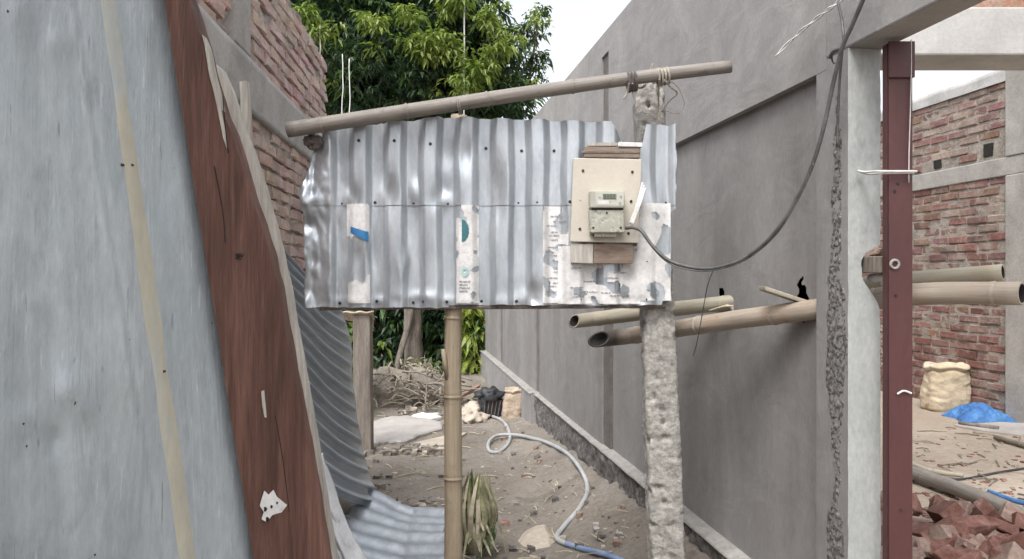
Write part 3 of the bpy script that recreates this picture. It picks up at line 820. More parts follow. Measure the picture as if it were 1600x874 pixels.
# torn newsprint pasted over the right end of the lower sheet
conf('newsprint', (848, 322, 888, 474), lambda x, y: nz((x, y, 0), .045, 3) > -.22 and not (x > 876 and y < 360), M['paper'], .004)
conf('newsprint', (872, 385, 1000, 475), lambda x, y: nz((x, y, 0), .04, 6) > -.27, M['paper'], .0065)
conf('newsprint', (985, 318, 1048, 470), lambda x, y: nz((x, y, 0), .04, 9) > -.16, M['paper'], .004)
rr = random.Random(5)
for k in range(16):
    x = 853 + rr.uniform(0, 12); y = 336 + k * 8 + rr.uniform(-2, 2)
    conf('faint_print', (x, y, x + rr.uniform(10, 20), y + 1.9), lambda a, b: nz((a, b, 0), .6) > -.15, M['ink'], .006, 1.1)
for k in range(9):
    x = rr.uniform(890, 955); y = 416 + rr.uniform(0, 48)
    conf('faint_print', (x, y, x + rr.uniform(14, 34), y + 2.0), lambda a, b: nz((a, b, 0), .6) > -.1, M['ink'], .0085, 1.2)
for k, (x, y, w, h) in enumerate(((896, 449, 22, 16), (968, 444, 16, 22), (1010, 442, 22, 22))):
    conf('torn_patch', (x, y, x + w, y + h), lambda a, b, k=k, x=x, y=y, w=w, h=h: ((a - x - w / 2) / w * 2) ** 2 + ((b - y - h / 2) / h * 2) ** 2 < .8 + 1.5 * nz((a, b, 0), .12, k), M['galv_d'], .0085, 1.5)
for (x, y) in ((562, 221), (617, 221), (673, 226), (759, 231), (815, 235), (866, 235), (533, 318), (699, 318), (810, 317), (839, 317), (890, 316), (585, 316), (646, 317), (1040, 317), (1011, 408), (588, 471), (530, 474), (645, 473), (662, 471), (698, 472), (752, 471), (807, 471), (906, 468), (960, 468), (1011, 468)):
    mb = MB(); p = SP(x, y, None, 0)
    tube(mb, [p + Vector((0, .004, 0)), p - Vector((0, .003, 0)), p - Vector((0, .004, 0))], [.0062, .0062, .003], 9); mb.build('screw', M['screw'], panel)
# batten nailed behind the lower edge
mb = MB(); a = P(500, 481, SY + .03); b = P(1040, 477, SY + .03)
tube(mb, [a.lerp(b, t / 20) + Vector((0, 0, .004 * nz((t, 0, 0), .7))) for t in range(21)], .011, 8, wob=.2); mb.build('lower_batten', M['wood_post'], panel)

# ------------------------------------------------------------------ posts and pole
pts, rads = bamboo_pts([P(450, 204, 2.915), P(800, 152, 2.915), P(1143, 106, 2.915)], .030, .024, .32, 1.14, .014, 3)
mb = MB(); tube(mb, pts, rads, 16, hollow=.72)
tag(mb.build('bamboo_pole', M['bam_grey'], smooth=True), 'long weathered grey bamboo pole slanting across the top of the corrugated sheet', 'bamboo pole')
# concrete post
mb = MB()
def cpost(mb, axis, hw0, hw1, seg=64, step=.009):
    a, b = Vector(axis[0]), Vector(axis[1])
    n = int((a - b).length / step)
    vs, fs, uv = [], [], []
    for i in range(n + 1):
        t = i / n; c = a.lerp(b, t); hw = hw0 + (hw1 - hw0) * t
        topk = max(0, 1 - t / .22)
        for k in range(seg):
            th = 2 * math.pi * k / seg
            cx_, sy_ = math.cos(th), math.sin(th)
            q = max(abs(cx_), abs(sy_)); e = (abs(cx_) ** 7 + abs(sy_) ** 7) ** (-1 / 7)
            p = c + Vector((cx_ * e * hw, sy_ * e * hw * .9, 0))
            nrm = Vector((cx_, sy_, 0))
            d = .004 * nz(p, 6, 2) + .0015 * nz(p, 21, 4) + .003 * nz(p, 60, 4) + .0045 * nz(p, 110, 1)
            d2 = nz(p, 26, 9)
            if d2 > .30: d -= (d2 - .30) * (.05 + .06 * topk)
            p = p + nrm * d
            if i == 0: p.z += .010 * nz(p, 30, 1)
            vs.append(p); uv.append((k / seg, t))
    for i in range(n):
        for k in range(seg):
            k2 = (k + 1) % seg; fs.append((i * seg + k, i * seg + k2, (i + 1) * seg + k2, (i + 1) * seg + k))
    fs.append(tuple(range(seg))[::-1])
    mb.add(vs, fs, uv)
bt = P(1041, 874, 3.075); tp = P(1012, 118, 3.075)
dirn = (bt - tp) / (bt.z - tp.z)
foot = bt + dirn * (-.12 - bt.z)
cpost(mb, (tp, foot), .058, .073)
tag(mb.build('concrete_post', M['conc_post'], smooth=True), 'slender rough-cast concrete post with pitted sides, standing behind the corrugated sheet', 'post')
# bamboo post
b0 = P(718, 179, 3.035); b1 = P(709, 500, 3.035); b2 = P(708, 880, 3.035)
b3 = b2 + (b2 - b1) / (b2.z - b1.z) * (-.1 - b2.z)
pts, rads = bamboo_pts([b3, b2, b1, b0], .037, .032, .36, 1.18, .007, 4)
mb = MB(); tube(mb, pts, rads, 18, hollow=.75)
bp = tag(mb.build('bamboo_post', M['bam_post'], smooth=True), 'upright brown bamboo post below the middle of the corrugated sheet', 'post')
mb = MB(); q = P(694, 545, 3.01); tube(mb, [P(700, 592, 3.02), P(695, 568, 3.005), P(692, 546, 2.998)], [.012, .010, .008], 7)
o = mb.build('branch_stub', M['bam_post'], bp, smooth=True)
# lashings where pole meets post
def ring(mb, c, axis, r, rr_, turns=1.0, n=26, pitch=.0):
    ax = Vector(axis).normalized(); u = ax.orthogonal().normalized(); w = ax.cross(u)
    tube(mb, [c + u * math.cos(2 * math.pi * turns * i / n) * r + w * math.sin(2 * math.pi * turns * i / n) * r + ax * pitch * i / n for i in range(n + 1)], rr_, 6)
pa = P(1143, 106, 2.915) - P(450, 204, 2.915)
lash = thing('rope_lashing', P(1030, 130, 2.93), 'knotted jute rope tying the grey bamboo pole to the head of the concrete post', 'rope')
mb = MB()
for k in range(4): ring(mb, P(1028 + k * 5, 121 - k * .7, 2.915), pa, .031, .0040)
mb.build('rope_turns', M['rope'], lash)
mb = MB()
for k in range(3): ring(mb, P(982 + k * 5, 129 - k * .7, 2.915), pa, .034, .0060)
mb.build('rope_turns', M['rag'], lash)
mb = MB()
tube(mb, crom([P(1030, 124, 2.88), P(1029, 160, 2.99), P(1029, 196, 2.99)], 5), .003, 6)
tube(mb, crom([P(1038, 125, 2.88), P(1047, 136, 2.90), P(1058, 146, 2.93), P(1046, 158, 2.95), P(1036, 172, 2.97)], 5), .0028, 6)
tube(mb, crom([P(1036, 128, 2.88), P(1052, 130, 2.91), P(1064, 145, 2.93), P(1069, 165, 2.95), P(1058, 178, 2.97), P(1042, 174, 2.98)], 5), .0014, 5)
tube(mb, crom([P(983, 130, 2.88), P(980, 145, 2.90), P(974, 155, 2.90)], 4), .004, 6)
tube(mb, crom([P(988, 130, 2.88), P(1000, 138, 2.93), P(1010, 132, 2.90)], 4), .004, 6)
mb.build('rope_end', M['rope'], lash)
mb = MB(); tube(mb, [P(1018, 112, 2.93), P(1019, 103, 2.925), P(1021, 98, 2.92)], [.006, .005, .001], 6); mb.build('rope_tail', M['rope'], lash)
mb = MB()
for k in range(2): ring(mb, P(716 + k * 3, 166 - k * .4, 2.915), pa, .0315, .0030)
tag(mb.build('rope_lashing', M['bam_grey']), 'small rope binding tying the grey pole to the upright bamboo post', 'rope')
# rag knotted at the sheet's upper left corner
mb = MB()
c0 = P(491, 222, 2.955)
bm = bmesh.new(); bmesh.ops.create_icosphere(bm, subdivisions=4, radius=1)
vs = []
for v in bm.verts:
    p = v.co.copy(); k = 1 + .45 * nz(p, 1.9, 2) + .22 * nz(p, 4.5, 3)
    vs.append(c0 + Vector((p.x * .036 * k, p.y * .022 * k, p.z * .030 * k)))
mb.add(vs, [[v.index for v in f.verts] for f in bm.faces]); bm.free()
tag(mb.build('rag', M['rag'], smooth=True), 'small dark rag knotted under the left end of the bamboo pole', 'rag')

# ------------------------------------------------------------------ meter board
YBd = 2.935
def pxbox(mb, x0, y0, x1, y1, Yf, th, skew=0, sk2=0):
    f = [P(x0 + skew, y1, Yf), P(x1 + skew, y1 + sk2, Yf), P(x1, y0 + sk2, Yf), P(x0, y0, Yf)]
    b = [p + Vector((0, th, 0)) for p in f]
    mb.add(f + b, [(0, 1, 2, 3), (7, 6, 5, 4), (0, 4, 5, 1), (1, 5, 6, 2), (2, 6, 7, 3), (3, 7, 4, 0)])
mbd = thing('meter_board', P(945, 378, YBd), 'cream rectangular panel board with screw holes, fixed over the right of the corrugated sheet', 'board')
mb = MB(); pxbox(mb, 896, 247, 1003, 378, YBd - .012, .018, -5, 2); bevel(mb.build('panel', M['board'], mbd), .003)
for (x, y) in ((911, 267), (988, 269), (907, 312), (986, 315), (906, 358), (982, 365)):
    mb = MB(); p = P(x, y, YBd - .0125); tube(mb, [p + Vector((0, .003, 0)), p - Vector((0, .002, 0))], .0055 if x != 907 else .003, 10); mb.build('screw', M['screw'] if x != 907 else M['board'], mbd)
tb = thing('wooden_batten', P(960, 248, YBd), 'brown slatted wood strip showing above the cream meter board', 'batten')
mb = MB(); pxbox(mb, 913, 229, 1001, 246, YBd - .006, .022, -1, 1); bevel(mb.build('slat', M['wood_brown'], tb), .003)
mb = MB(); pxbox(mb, 908, 236, 1000, 239, YBd - .009, .012); mb.build('slat', M['wood_post'], tb)
mb = MB(); pxbox(mb, 966, 222, 1004, 229, YBd - .012, .02, 0, 1); bevel(mb.build('white_cap', M['paper'], tb), .002)
mb = MB(); pxbox(mb, 918, 223, 964, 228, YBd - .004, .02); mb.build('slat', M['wood_grey'], tb)
lb_ = thing('wooden_board', P(940, 412, YBd), 'dark brown wooden board showing below the cream meter board', 'board')
mb = MB(); pxbox(mb, 892, 380.5, 927, 411, YBd - .004, .02, 0, 1); bevel(mb.build('plank', M['wood_grey'], lb_), .002)
mb = MB(); pxbox(mb, 927.5, 381.5, 989, 412, YBd - .001, .02, 0, 0); bevel(mb.build('plank', M['wood_brown'], lb_), .002)
met = thing('electric_meter', P(948, 366, YBd - .05), 'small grey electric meter with a dark display, on the cream board', 'meter')
mb = MB(); pxbox(mb, 922, 298, 976, 325, YBd - .070, .055, 0, 0)
o = bevel(mb.build('casing', M['meter'], met), .004, 3)
mb = MB(); pxbox(mb, 930.5, 300, 975, 322, YBd - .0712, .004, 0, 0); bevel(mb.build('face_plate', M['face'], met), .001)
mb = MB(); pxbox(mb, 942, 303, 963, 311, YBd - .0735, .003); dsp = bevel(mb.build('display', M['lcd'], met), .0005)
for k in range(4):
    for q in range(3):
        mb = MB()
        x = 944 + k * 4.6; y = 304.5 + q * 2.4
        pxbox(mb, x, y, x + 3.0, y + .9, YBd - .0742, .0005); mb.build('display_segment', M['lcd_ink'], dsp)
for (x, y, r_) in ((937, 308, .003), (970, 307, .004), (969, 317, .004), (954, 315, .002)):
    mb = MB(); p = P(x, y, YBd - .0712); tube(mb, [p + Vector((0, .002, 0)), p - Vector((0, .0025, 0))], r_, 10); mb.build('button', M['meter2'], met)
mb = MB(); pxbox(mb, 934, 313.5, 951, 319.5, YBd - .0720, .002); mb.build('rating_label', M['paper'], met)
for (x, y) in ((927, 356), (970, 356), (948, 333)):
    mb = MB(); p = P(x, y, YBd - .0595); tube(mb, [p + Vector((0, .002, 0)), p - Vector((0, .003, 0))], .0045, 9); mb.build('cover_screw', M['screw'], met)
mb = MB(); pxbox(mb, 921, 328, 975, 364, YBd - .060, .047, 1, 0); bevel(mb.build('terminal_cover', M['meter2'], met), .005, 3)
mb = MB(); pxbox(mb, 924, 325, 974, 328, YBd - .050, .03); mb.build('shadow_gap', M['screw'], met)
mb = MB(); pxbox(mb, 929, 364, 963, 370, YBd - .045, .03); mb.build('terminal_base', M['meter2'], met)
# white conduit strips and cable tails by the meter
mb = MB()
for k in range(3):
    tube(mb, crom([P(1004 + k * 2, 286 + k * 4, YBd - .02), P(996 + k * 2.5, 318, YBd - .04), P(984 + k * 2, 350 + k, YBd - .045)], 6), .0045, 7)
tag(mb.build('white_cable', M['wire_w'], smooth=True), 'three white cable tails running down the right edge of the cream meter board', 'cable')
mb = MB()
cab = [P(978, 357, 2.885), P(990, 356, 2.86), P(1003, 362, 2.84), P(1020, 385, 2.82), P(1045, 407, 2.78), P(1080, 418, 2.73), P(1118, 419, 2.66), P(1165, 403, 2.57), P(1212, 362, 2.48), P(1250, 300, 2.42), P(1272, 250, 2.37), P(1288, 195, 2.34), P(1302, 130, 2.31), P(1316, 75, 2.27), P(1332, 38, 2.23), P(1352, -8, 2.18), P(1372, -50, 2.13)]
tube(mb, crom(cab, 8), .0066, 8)
cable = tag(mb.build('electric_cable', M['wire_g'], smooth=True), 'dark cable sagging from the electric meter up to the lintel corner', 'cable')
mb = MB()
cab2 = [p + Vector((.003 * math.sin(i * 1.3), -.004, -.009 - .003 * math.sin(i * .9))) for i, p in enumerate(cab[2:11])]
tube(mb, crom(cab2, 8), .0022, 6); mb.build('second_core', M['wire_g'], cable, smooth=True)
mb = MB(); tube(mb, crom([P(1115, 421, 2.665), P(1106, 445, 2.665), P(1101, 470, 2.70), P(1089, 535, 2.70), P(1083, 556, 2.7)], 6), [.0016] * 25, 5)
tag(mb.build('thin_wire', M['screw'], smooth=True), 'thin dark wire dangling from the cable across the bamboo stubs', 'wire')
mb = MB()
tube(mb, crom([P(1309, 4, 2.30), P(1315, 30, 2.29), P(1318, 60, 2.275), P(1316, 80, 2.30), P(1311, 140, 2.35), P(1308, 230, 2.37)], 6), .0042, 7)
tag(mb.build('electric_cable', M['wire_g'], smooth=True), 'short dark cable dropping along the column corner from the twisted white wire', 'cable')
mb = MB()
base = crom([P(1212, 88, 2.62), P(1245, 55, 2.55), P(1280, 26, 2.42), P(1304, 8, 2.33), P(1330, -14, 2.26), P(1360, -35, 2.19)], 14)
for s in (0, math.pi):
    tube(mb, [p + Vector((math.cos(i * .32 + s) * .0045 * min(1, i / 14 + .3), -.004, math.sin(i * .32 + s) * .0045)) for i, p in enumerate(base)], .0026, 6)
tag(mb.build('twisted_wire', M['wire_w'], smooth=True), 'twisted pale wire with a looped free end, in front of the upper plastered wall', 'wire')
mb = MB()
tube(mb, crom([P(1316, 76, 2.30), P(1303, 80, 2.34), P(1297, 90, 2.38)], 4), .006, 6); tube(mb, crom([P(1300, 84, 2.36), P(1300, 94, 2.38), P(1304, 100, 2.38)], 4), .003, 6)
tag(mb.build('wire_knot', M['wire_g'], smooth=True), 'dark knot of wire at the lintel corner where the cables cross', 'wire')

# ------------------------------------------------------------------ bamboo stubs through the wall
pts, rads = bamboo_pts([P(944, 528, 3.72), P(1240, 490, 2.67), P(1420, 462, 2.375), P(1600, 459, 2.13)], .038, .033, .40, 1.08, .014, 6)
pts = [pts[0] - (pts[3] - pts[0]).normalized() * .04] + pts[5:]; rads = [rads[0]] + rads[5:]
mb = MB(); tube(mb, pts, rads, 18, hollow=.80, wob=.06, cut=(-1, -.22, .05), mi_in=1)
tag(mb.build('scaffold_pole', [M['bam_tan'], M['dark']], smooth=True), 'thick tan bamboo scaffold pole through the lower hole, running on behind the red steel post', 'bamboo pole')
pts, rads = bamboo_pts([P(906, 502, 3.96), P(1118, 476, 3.33), P(1330, 448, 2.84), P(1566, 427, 2.50)], .036, .027, .36, 1.07, .014, 8)
pts = [pts[0] - (pts[3] - pts[0]).normalized() * .04] + pts[5:]; rads = [rads[0]] + rads[5:]
mb = MB(); tube(mb, pts, rads, 18, hollow=.80, wob=.06, cut=(-1, -.25, .05), mi_in=1)
tag(mb.build('scaffold_pole', [M['bam_pale'], M['dark']], smooth=True), 'thinner yellowish bamboo scaffold pole through the small hole, split at its left end', 'bamboo pole')
mb = MB()
w0 = W(2.70, 1.462, .105); w1 = W(2.64, 1.408, -.04)
dv = (w1 - w0).normalized(); sd = Vector((0, 1, 0)) * .034; upv = Vector((0, 0, .015))
hexa(mb, [w0 - sd, w0 + sd, w1 + sd, w1 - sd, w0 - sd + upv, w0 + sd + upv, w1 + sd + upv, w1 - sd + upv])
tag(bevel(mb.build('wooden_wedge', M['bam_pale']), .003), 'flat split-bamboo wedge driven above the thick scaffold pole into the wall hole', 'wedge')
mb = MB()
for k in range(4):
    tube(mb, crom([P(1108 + k * 4, 486, 3.26), P(1128 + k * 3, 480 - k, 3.20), P(1146, 478 + k * 3, 3.16)], 4), .004, 6)
tag(mb.build('straw_tie', M['straw'], smooth=True), 'loose straw strands tied round the yellowish scaffold pole near the wall', 'tie')

# ------------------------------------------------------------------ red steel post in the opening
sp = thing('steel_post', P(1408, 900, 2.25), 'red-oxide steel channel post standing in the opening beside the pale column', 'post')
mb = MB(); xa, xb = P(1389, 0, 2.25).x, P(1426, 0, 2.25).x
box(mb, (xa, 2.25, FZ - .02), (xb, 2.256, 2.195))
o = bevel(mb.build('web', M['steel_red'], sp), .0015)
mb = MB(); box(mb, (xa - .002, 2.2565, FZ - .02), (xa + .004, 2.285, 2.193)); box(mb, (xb - .004, 2.2565, FZ - .02), (xb + .002, 2.285, 2.193))
mb.build('flange', M['steel_red'], sp)
mb = MB(); box(mb, (xa - .003, 2.241, 2.09), (xb + .003, 2.2495, 2.196)); bevel(mb.build('top_plate', M['steel_red'], sp), .002)
for (x, y) in ((1398, 119), (1403, 287), (1398, 299), (1400, 462), (1408, 797)):
    mb = MB(); p = P(x, y, 2.2495); tube(mb, [p, p - Vector((0, .002, 0))], .004, 8); mb.build('bolt_hole', M['screw'], sp)
mb = MB(); p = P(1398, 413, 2.247); ring(mb, p, (0, 1, 0), .012, .004); mb.build('welded_ring', M['ledge'], sp)
mb = MB(); tube(mb, crom([P(1402, 616, 2.247), P(1412, 611, 2.245), P(1424, 615, 2.247)], 5), .003, 6); mb.build('paint_run', M['wire_w'], sp)
# pieces lodged in the broken notch
mb = MB()
n0 = P(1352, 412, 2.40); n1 = P(1392, 411, 2.262)
box(mb, (P(1353, 0, 2.35).x, 2.30, P(0, 427, 2.34).z), (P(1391, 0, 2.3).x, 2.40, P(0, 401, 2.34).z))
tag(bevel(mb.build('steel_bracket', M['wood_post']), .003), 'dark steel stub bracket lodged in the broken notch of the pale column', 'bracket')
mb = MB(); bm = bmesh.new()
rr = random.Random(3)
for k in range(22): bm.verts.new(P(1371 + rr.uniform(-13, 13), 394 + rr.uniform(-8, 8), 2.345 + rr.uniform(-.03, .03)))
bmesh.ops.convex_hull(bm, input=bm.verts)
bm.verts.ensure_lookup_table(); loose = [v for v in bm.verts if not v.link_faces]; bmesh.ops.delete(bm, geom=loose, context='VERTS'); bm.verts.index_update()
mb.add([v.co for v in bm.verts], [[v.index for v in f.verts] for f in bm.faces]); bm.free()
tag(mb.build('brick_chunk', M['earth_red']), 'brown brick fragment wedged in the top of the notch in the pale column', 'brick')
mb = MB()
tube(mb, [P(1360, 435, 2.38), P(1392, 432, 2.30)], .013, 10)
tag(mb.build('short_pipe', M['wire_w'], smooth=True), 'short pale pipe end under the dark bracket in the notch', 'pipe')
# ties round the post
mb = MB()
tube(mb, crom([P(1340, 267, 2.335), P(1352, 269, 2.32), P(1372, 268, 2.24), P(1395, 268, 2.236), P(1426, 268, 2.236), P(1432, 268, 2.26)], 5), .0036, 6)
tube(mb, crom([P(1340, 267, 2.338), P(1356, 272, 2.32), P(1376, 271, 2.245), P(1400, 270.5, 2.24), P(1428, 270, 2.238)], 5), .003, 6)
tag(mb.build('wire_tie', M['wire_w'], smooth=True), 'white wire tie stretched from the pale column round the red steel post', 'wire')
mb = MB()
tube(mb, [P(1422 + 2 * math.sin(y / 60), y, 2.242) for y in range(62, 300, 14)], .0018, 5)
tag(mb.build('thin_wire', M['wire_w'], smooth=True), 'thin white wire hanging down the right edge of the red steel post', 'wire')

# ------------------------------------------------------------------ leaning and fallen corrugated sheets, white sack on the left
Lp = [(425, 372, 3.98), (440, 430, 3.95), (455, 500, 3.92), (470, 580, 3.88), (486, 670, 3.85), (503, 760, 3.82)]
Rp = [(525, 470, 5.15), (547, 525, 5.12), (553, 590, 5.08), (560, 660, 5.02), (574, 730, 4.98), (596, 793, 4.92)]
def lerpl(L, t):
    x = t * (len(L) - 1); i = min(int(x), len(L) - 2); f = x - i
    q = crom([Vector(p) for p in L], 8); y = t * (len(q) - 1); i = min(int(y), len(q) - 2); f = y - i
    return q[i].lerp(q[i + 1], f)
Lq = [lerpl(Lp, t / 240) for t in range(241)]; Rq = [lerpl(Rp, t / 240) for t in range(241)]
Lq = [lerpl(Lp, t / 360) for t in range(361)]; Rq = [lerpl(Rp, t / 360) for t in range(361)]
mb = MB()
def lean(u, v):
    i = min(360, int(round(v * 360)))
    a = P(*Lq[i]); b = P(*Rq[i]); a = a + (a - b) * .12
    p = a.lerp(b, u)
    s = .5 + .5 * math.sin(2 * math.pi * v * 15)
    d = .064 * (s ** 2.8 - .32) * (1 if u < .90 else max(0, (1 - u) / .10)) + .022 * nz((u * 2, v * 2, 0), 1.4, 2) + .006 * nz((u * 4, v * 3, 0), 1, 5)
    if u > .9: d += (u - .9) * .25 * (nz((v * 9, 0, 0), 1, 3))
    return p + Vector((.80, -.45, -.12)) * d - Vector((0, 0, .03 * math.sin(u * math.pi)))
gridmesh(mb, 26, 360, lean); o = mb.build('corrugated_sheet', M['galv_lean'], smooth=True, recalc=False)
o.modifiers.new('solid', 'SOLIDIFY').thickness = .0015
tag(o, 'dull grey corrugated iron sheet leaning on the left brick wall, its ribs slanting down', 'metal sheet')
mb = MB()
A = G(480, 915, .03); Bc = G(572, 790, .06); Cc = G(694, 809, .03); D = G(705, 930, .02)
def fall(u, v):
    p = A.lerp(D, u).lerp(Bc.lerp(Cc, u), v)
    s = math.sin(2 * math.pi * v * 7.5 + .6)
    h = .05 + .012 * math.copysign(abs(s) ** .8, s) + .03 * nz((u * 2, v * 2, 0), 1.2, 6) + .05 * abs(u - .62) + .05 * (1 - u) ** 2
    if u > .62: h += .04 * (u - .62) + .02 * (1 if u < .70 else 0) * (u - .62)
    return p + Vector((0, 0, h - .02))
gridmesh(mb, 60, 110, fall); o = mb.build('corrugated_sheet', M['galv'], smooth=True, recalc=False)
o.modifiers.new('solid', 'SOLIDIFY').thickness = .0015
tag(o, 'creased silver corrugated sheet lying on the mud left of the bamboo post', 'metal sheet')
mb = MB()
def wsack(u, v):
    t = v
    xl = 488 + 55 * t; xr = 503 + (116 * t) - 14 * math.sin(t * math.pi)
    py = 708 + 235 * t
    px = xl + (xr - xl) * u
    p = P(px, py, 3.70 - .16 * t)
    d = math.sin(u * math.pi) * .06 + .03 * nz((u * 2, v * 4, 0), 1.6, 2) + .014 * nz((u * 5, v * 9, 0), 1.6, 5)
    return p + Vector((0, -d, 0))
gridmesh(mb, 30, 60, wsack)
o = mb.build('plastic_sack', M['sack_w'], smooth=True, recalc=False); o.modifiers.new('solid', 'SOLIDIFY').thickness = .004
tag(o, 'white plastic sheeting hanging in folds between the red timber and the fallen sheet', 'sheeting')
# pale stick leaning beside the sheet
mb = MB(); tube(mb, [P(556, 680, 5.05), P(572, 740, 5.0), P(590, 796, 4.95)], [.012, .022, .026], 7)
tag(mb.build('leaning_stick', M['wood_grey'], smooth=True), 'short pale stick propped on the right edge of the leaning corrugated sheet', 'stick')
# rubbish edge: far post with block
fp = thing('timber_post', G(564, 709), 'squat grey-brown timber post with a rag on top, left behind the bamboo post', 'post')
Yp = G(564, 709).y
mb = MB()
pa_ = P(551, 492, Yp); pb_ = P(578, 492, Yp)
hexa(mb, [P(552, 716, Yp), P(580, 716, Yp), P(580, 716, Yp) + Vector((0, .14, 0)), P(552, 716, Yp) + Vector((0, .14, 0)), pa_, pb_, pb_ + Vector((0, .14, 0)), pa_ + Vector((0, .14, 0))])
bevel(mb.build('shaft', M['wood_post'], fp), .01)
mb = MB()
def cap(u, v):
    x = 512 + 72 * u; p = P(x, 487 + 12 * v * (0.5 + u) + 4 * nz((u * 4, v, 0), 1), Yp - .02 + .2 * v)
    return p + Vector((0, 0, .02 * nz((u * 5, v * 4, 0), 1, 2)))
gridmesh(mb, 20, 8, cap); o = mb.build('rag_cover', M['sack_d'], fp, smooth=True, recalc=False); o.modifiers.new('solid', 'SOLIDIFY').thickness = .015

# ------------------------------------------------------------------ hose and small things on the alley ground
def gp(px, py, r=.014):
    z = 0
    for _ in range(14):
        p = G(px, py, z); z = .5 * z + .5 * (gz(p.x, p.y) + r)
    p.z = gz(p.x, p.y) + r; return p
hp = [(738, 648), (765, 650), (785, 658), (796, 676), (795, 692), (780, 706), (765, 705), (764, 694), (780, 684), (815, 683), (850, 690), (885, 708), (908, 735), (918, 765), (905, 795), (882, 822), (870, 840), (885, 850), (915, 859), (950, 868), (985, 884), (1030, 915)]
hpts = crom([gp(*q) for q in hp], 8)
k0 = 17 * 8
for i in range(len(hpts)):
    if 48 < i < 76: hpts[i] = hpts[i] + Vector((0, 0, .024 * math.sin((i - 48) / 28 * math.pi)))
hs = thing('hose', G(870, 840), 'grey-white water hose looping along the alley mud and turning blue near the viewer', 'hose')
mb = MB(); tube(mb, hpts[:k0 + 1], .0155, 9); mb.build('pale_length', M['hose'], hs, smooth=True)
mb = MB(); tube(mb, hpts[k0:], .0155, 9); mb.build('blue_length', M['hose_b'], hs, smooth=True)

def lump(name, m, c, size, label, cat, seed, sub=3, k1=.35, k2=.15, flat=True):
    mb = MB(); bm = bmesh.new(); bmesh.ops.create_icosphere(bm, subdivisions=sub, radius=1); vs = []
    for v in bm.verts:
        p = v.co.copy(); k = 1 + k1 * nz(p, 1.1, seed) + k2 * nz(p, 3.3, seed + 2)
        q = Vector((p.x * size[0] * k, p.y * size[1] * k, p.z * size[2] * k))
        if flat: q.z = max(q.z, -size[2] * .35)
        vs.append(Vector(c) + q)
    mb.add(vs, [[v.index for v in f.verts] for f in bm.faces]); bm.free()
    return tag(mb.build(name, m, smooth=True), label, cat)
mb = MB(); bm = bmesh.new(); rr = random.Random(6)
for (px, py, z) in ((805, 846, 0), (818, 828, 0), (840, 822, .01), (862, 832, 0), (872, 846, 0), (862, 858, 0), (835, 861, 0), (815, 856, 0), (836, 838, .05), (848, 838, .062), (843, 846, .05), (825, 842, .05), (858, 844, .05), (850, 830, .05)):
    bm.verts.new(G(px, py) + Vector((rr.uniform(-.01, .01), rr.uniform(-.01, .01), z + gz(.1, 4.4) - .01)))
bmesh.ops.convex_hull(bm, input=bm.verts)
bmesh.ops.delete(bm, geom=[v for v in bm.verts if not v.link_faces], context='VERTS'); bm.verts.index_update()
mb.add([v.co for v in bm.verts], [[v.index for v in f.verts] for f in bm.faces]); bm.free()
tag(bevel(mb.build('cement_lump', M['stone']), .008, 2), 'flat pale cement lump on the mud beside the hose', 'lump')
mb = MB(); p = G(856, 728); tube(mb, [p, p + Vector((-.012, .01, .12))], [.016, .011], 7, wob=.3)
tag(mb.build('peg', M['wood_post'], smooth=True), 'short dark wooden peg sticking up from the alley mud', 'peg')
# slab of dried mortar
mb = MB()
ol = [(572, 668), (600, 658), (640, 655), (672, 660), (693, 668), (690, 676), (660, 684), (640, 694), (612, 700), (585, 698), (572, 690)]
top = []
for i in range(len(ol)):
    a = ol[i]; b = ol[(i + 1) % len(ol)]
    for k in range(4):
        x = a[0] + (b[0] - a[0]) * k / 4 + 3 * nz((i, k, 0), .7); y = a[1] + (b[1] - a[1]) * k / 4 + 1.2 * nz((i, k, 3), .9)
        q = G(x, y); top.append(q + Vector((.02 * nz(q, 9), .05 * nz(q, 9, 3), .035 + .012 * nz(q, 4))))
n = len(top); cen = sum(top, Vector()) / n + Vector((0, 0, .015))
mid = [q.lerp(cen, .06) + Vector((0, 0, .012)) for q in top]; cen.z = sum(q.z for q in mid) / n
bot = [Vector((q.x, q.y, -.03)) for q in top]
fs = [(i, (i + 1) % n, n + (i + 1) % n, n + i) for i in range(n)] + [(n + i, n + (i + 1) % n, 2 * n) for i in range(n)] + [(2 * n + 1 + i, 2 * n + 1 + (i + 1) % n, (i + 1) % n, i) for i in range(n)]
mb.add(top + mid + [cen] + bot, fs)
tag(mb.build('mortar_slab', M['slab']), 'flat pale slab of dried mortar on the ground behind the bamboo post', 'slab')
mb = MB()
ol = [(645, 697), (700, 684), (730, 680), (700, 700), (660, 708)]
prev = [G(x, y, 0) + Vector((0, 0, .03)) for x, y in ol]; n = len(prev)
mb.add(prev + [p - Vector((0, 0, .05)) for p in prev], [tuple(range(n))] + [(i, (i + 1) % n, n + (i + 1) % n, n + i) for i in range(n)])
tag(bevel(mb.build('pale_board', M['stone']), .006), 'narrow pale board lying in front of the mortar slab', 'board')
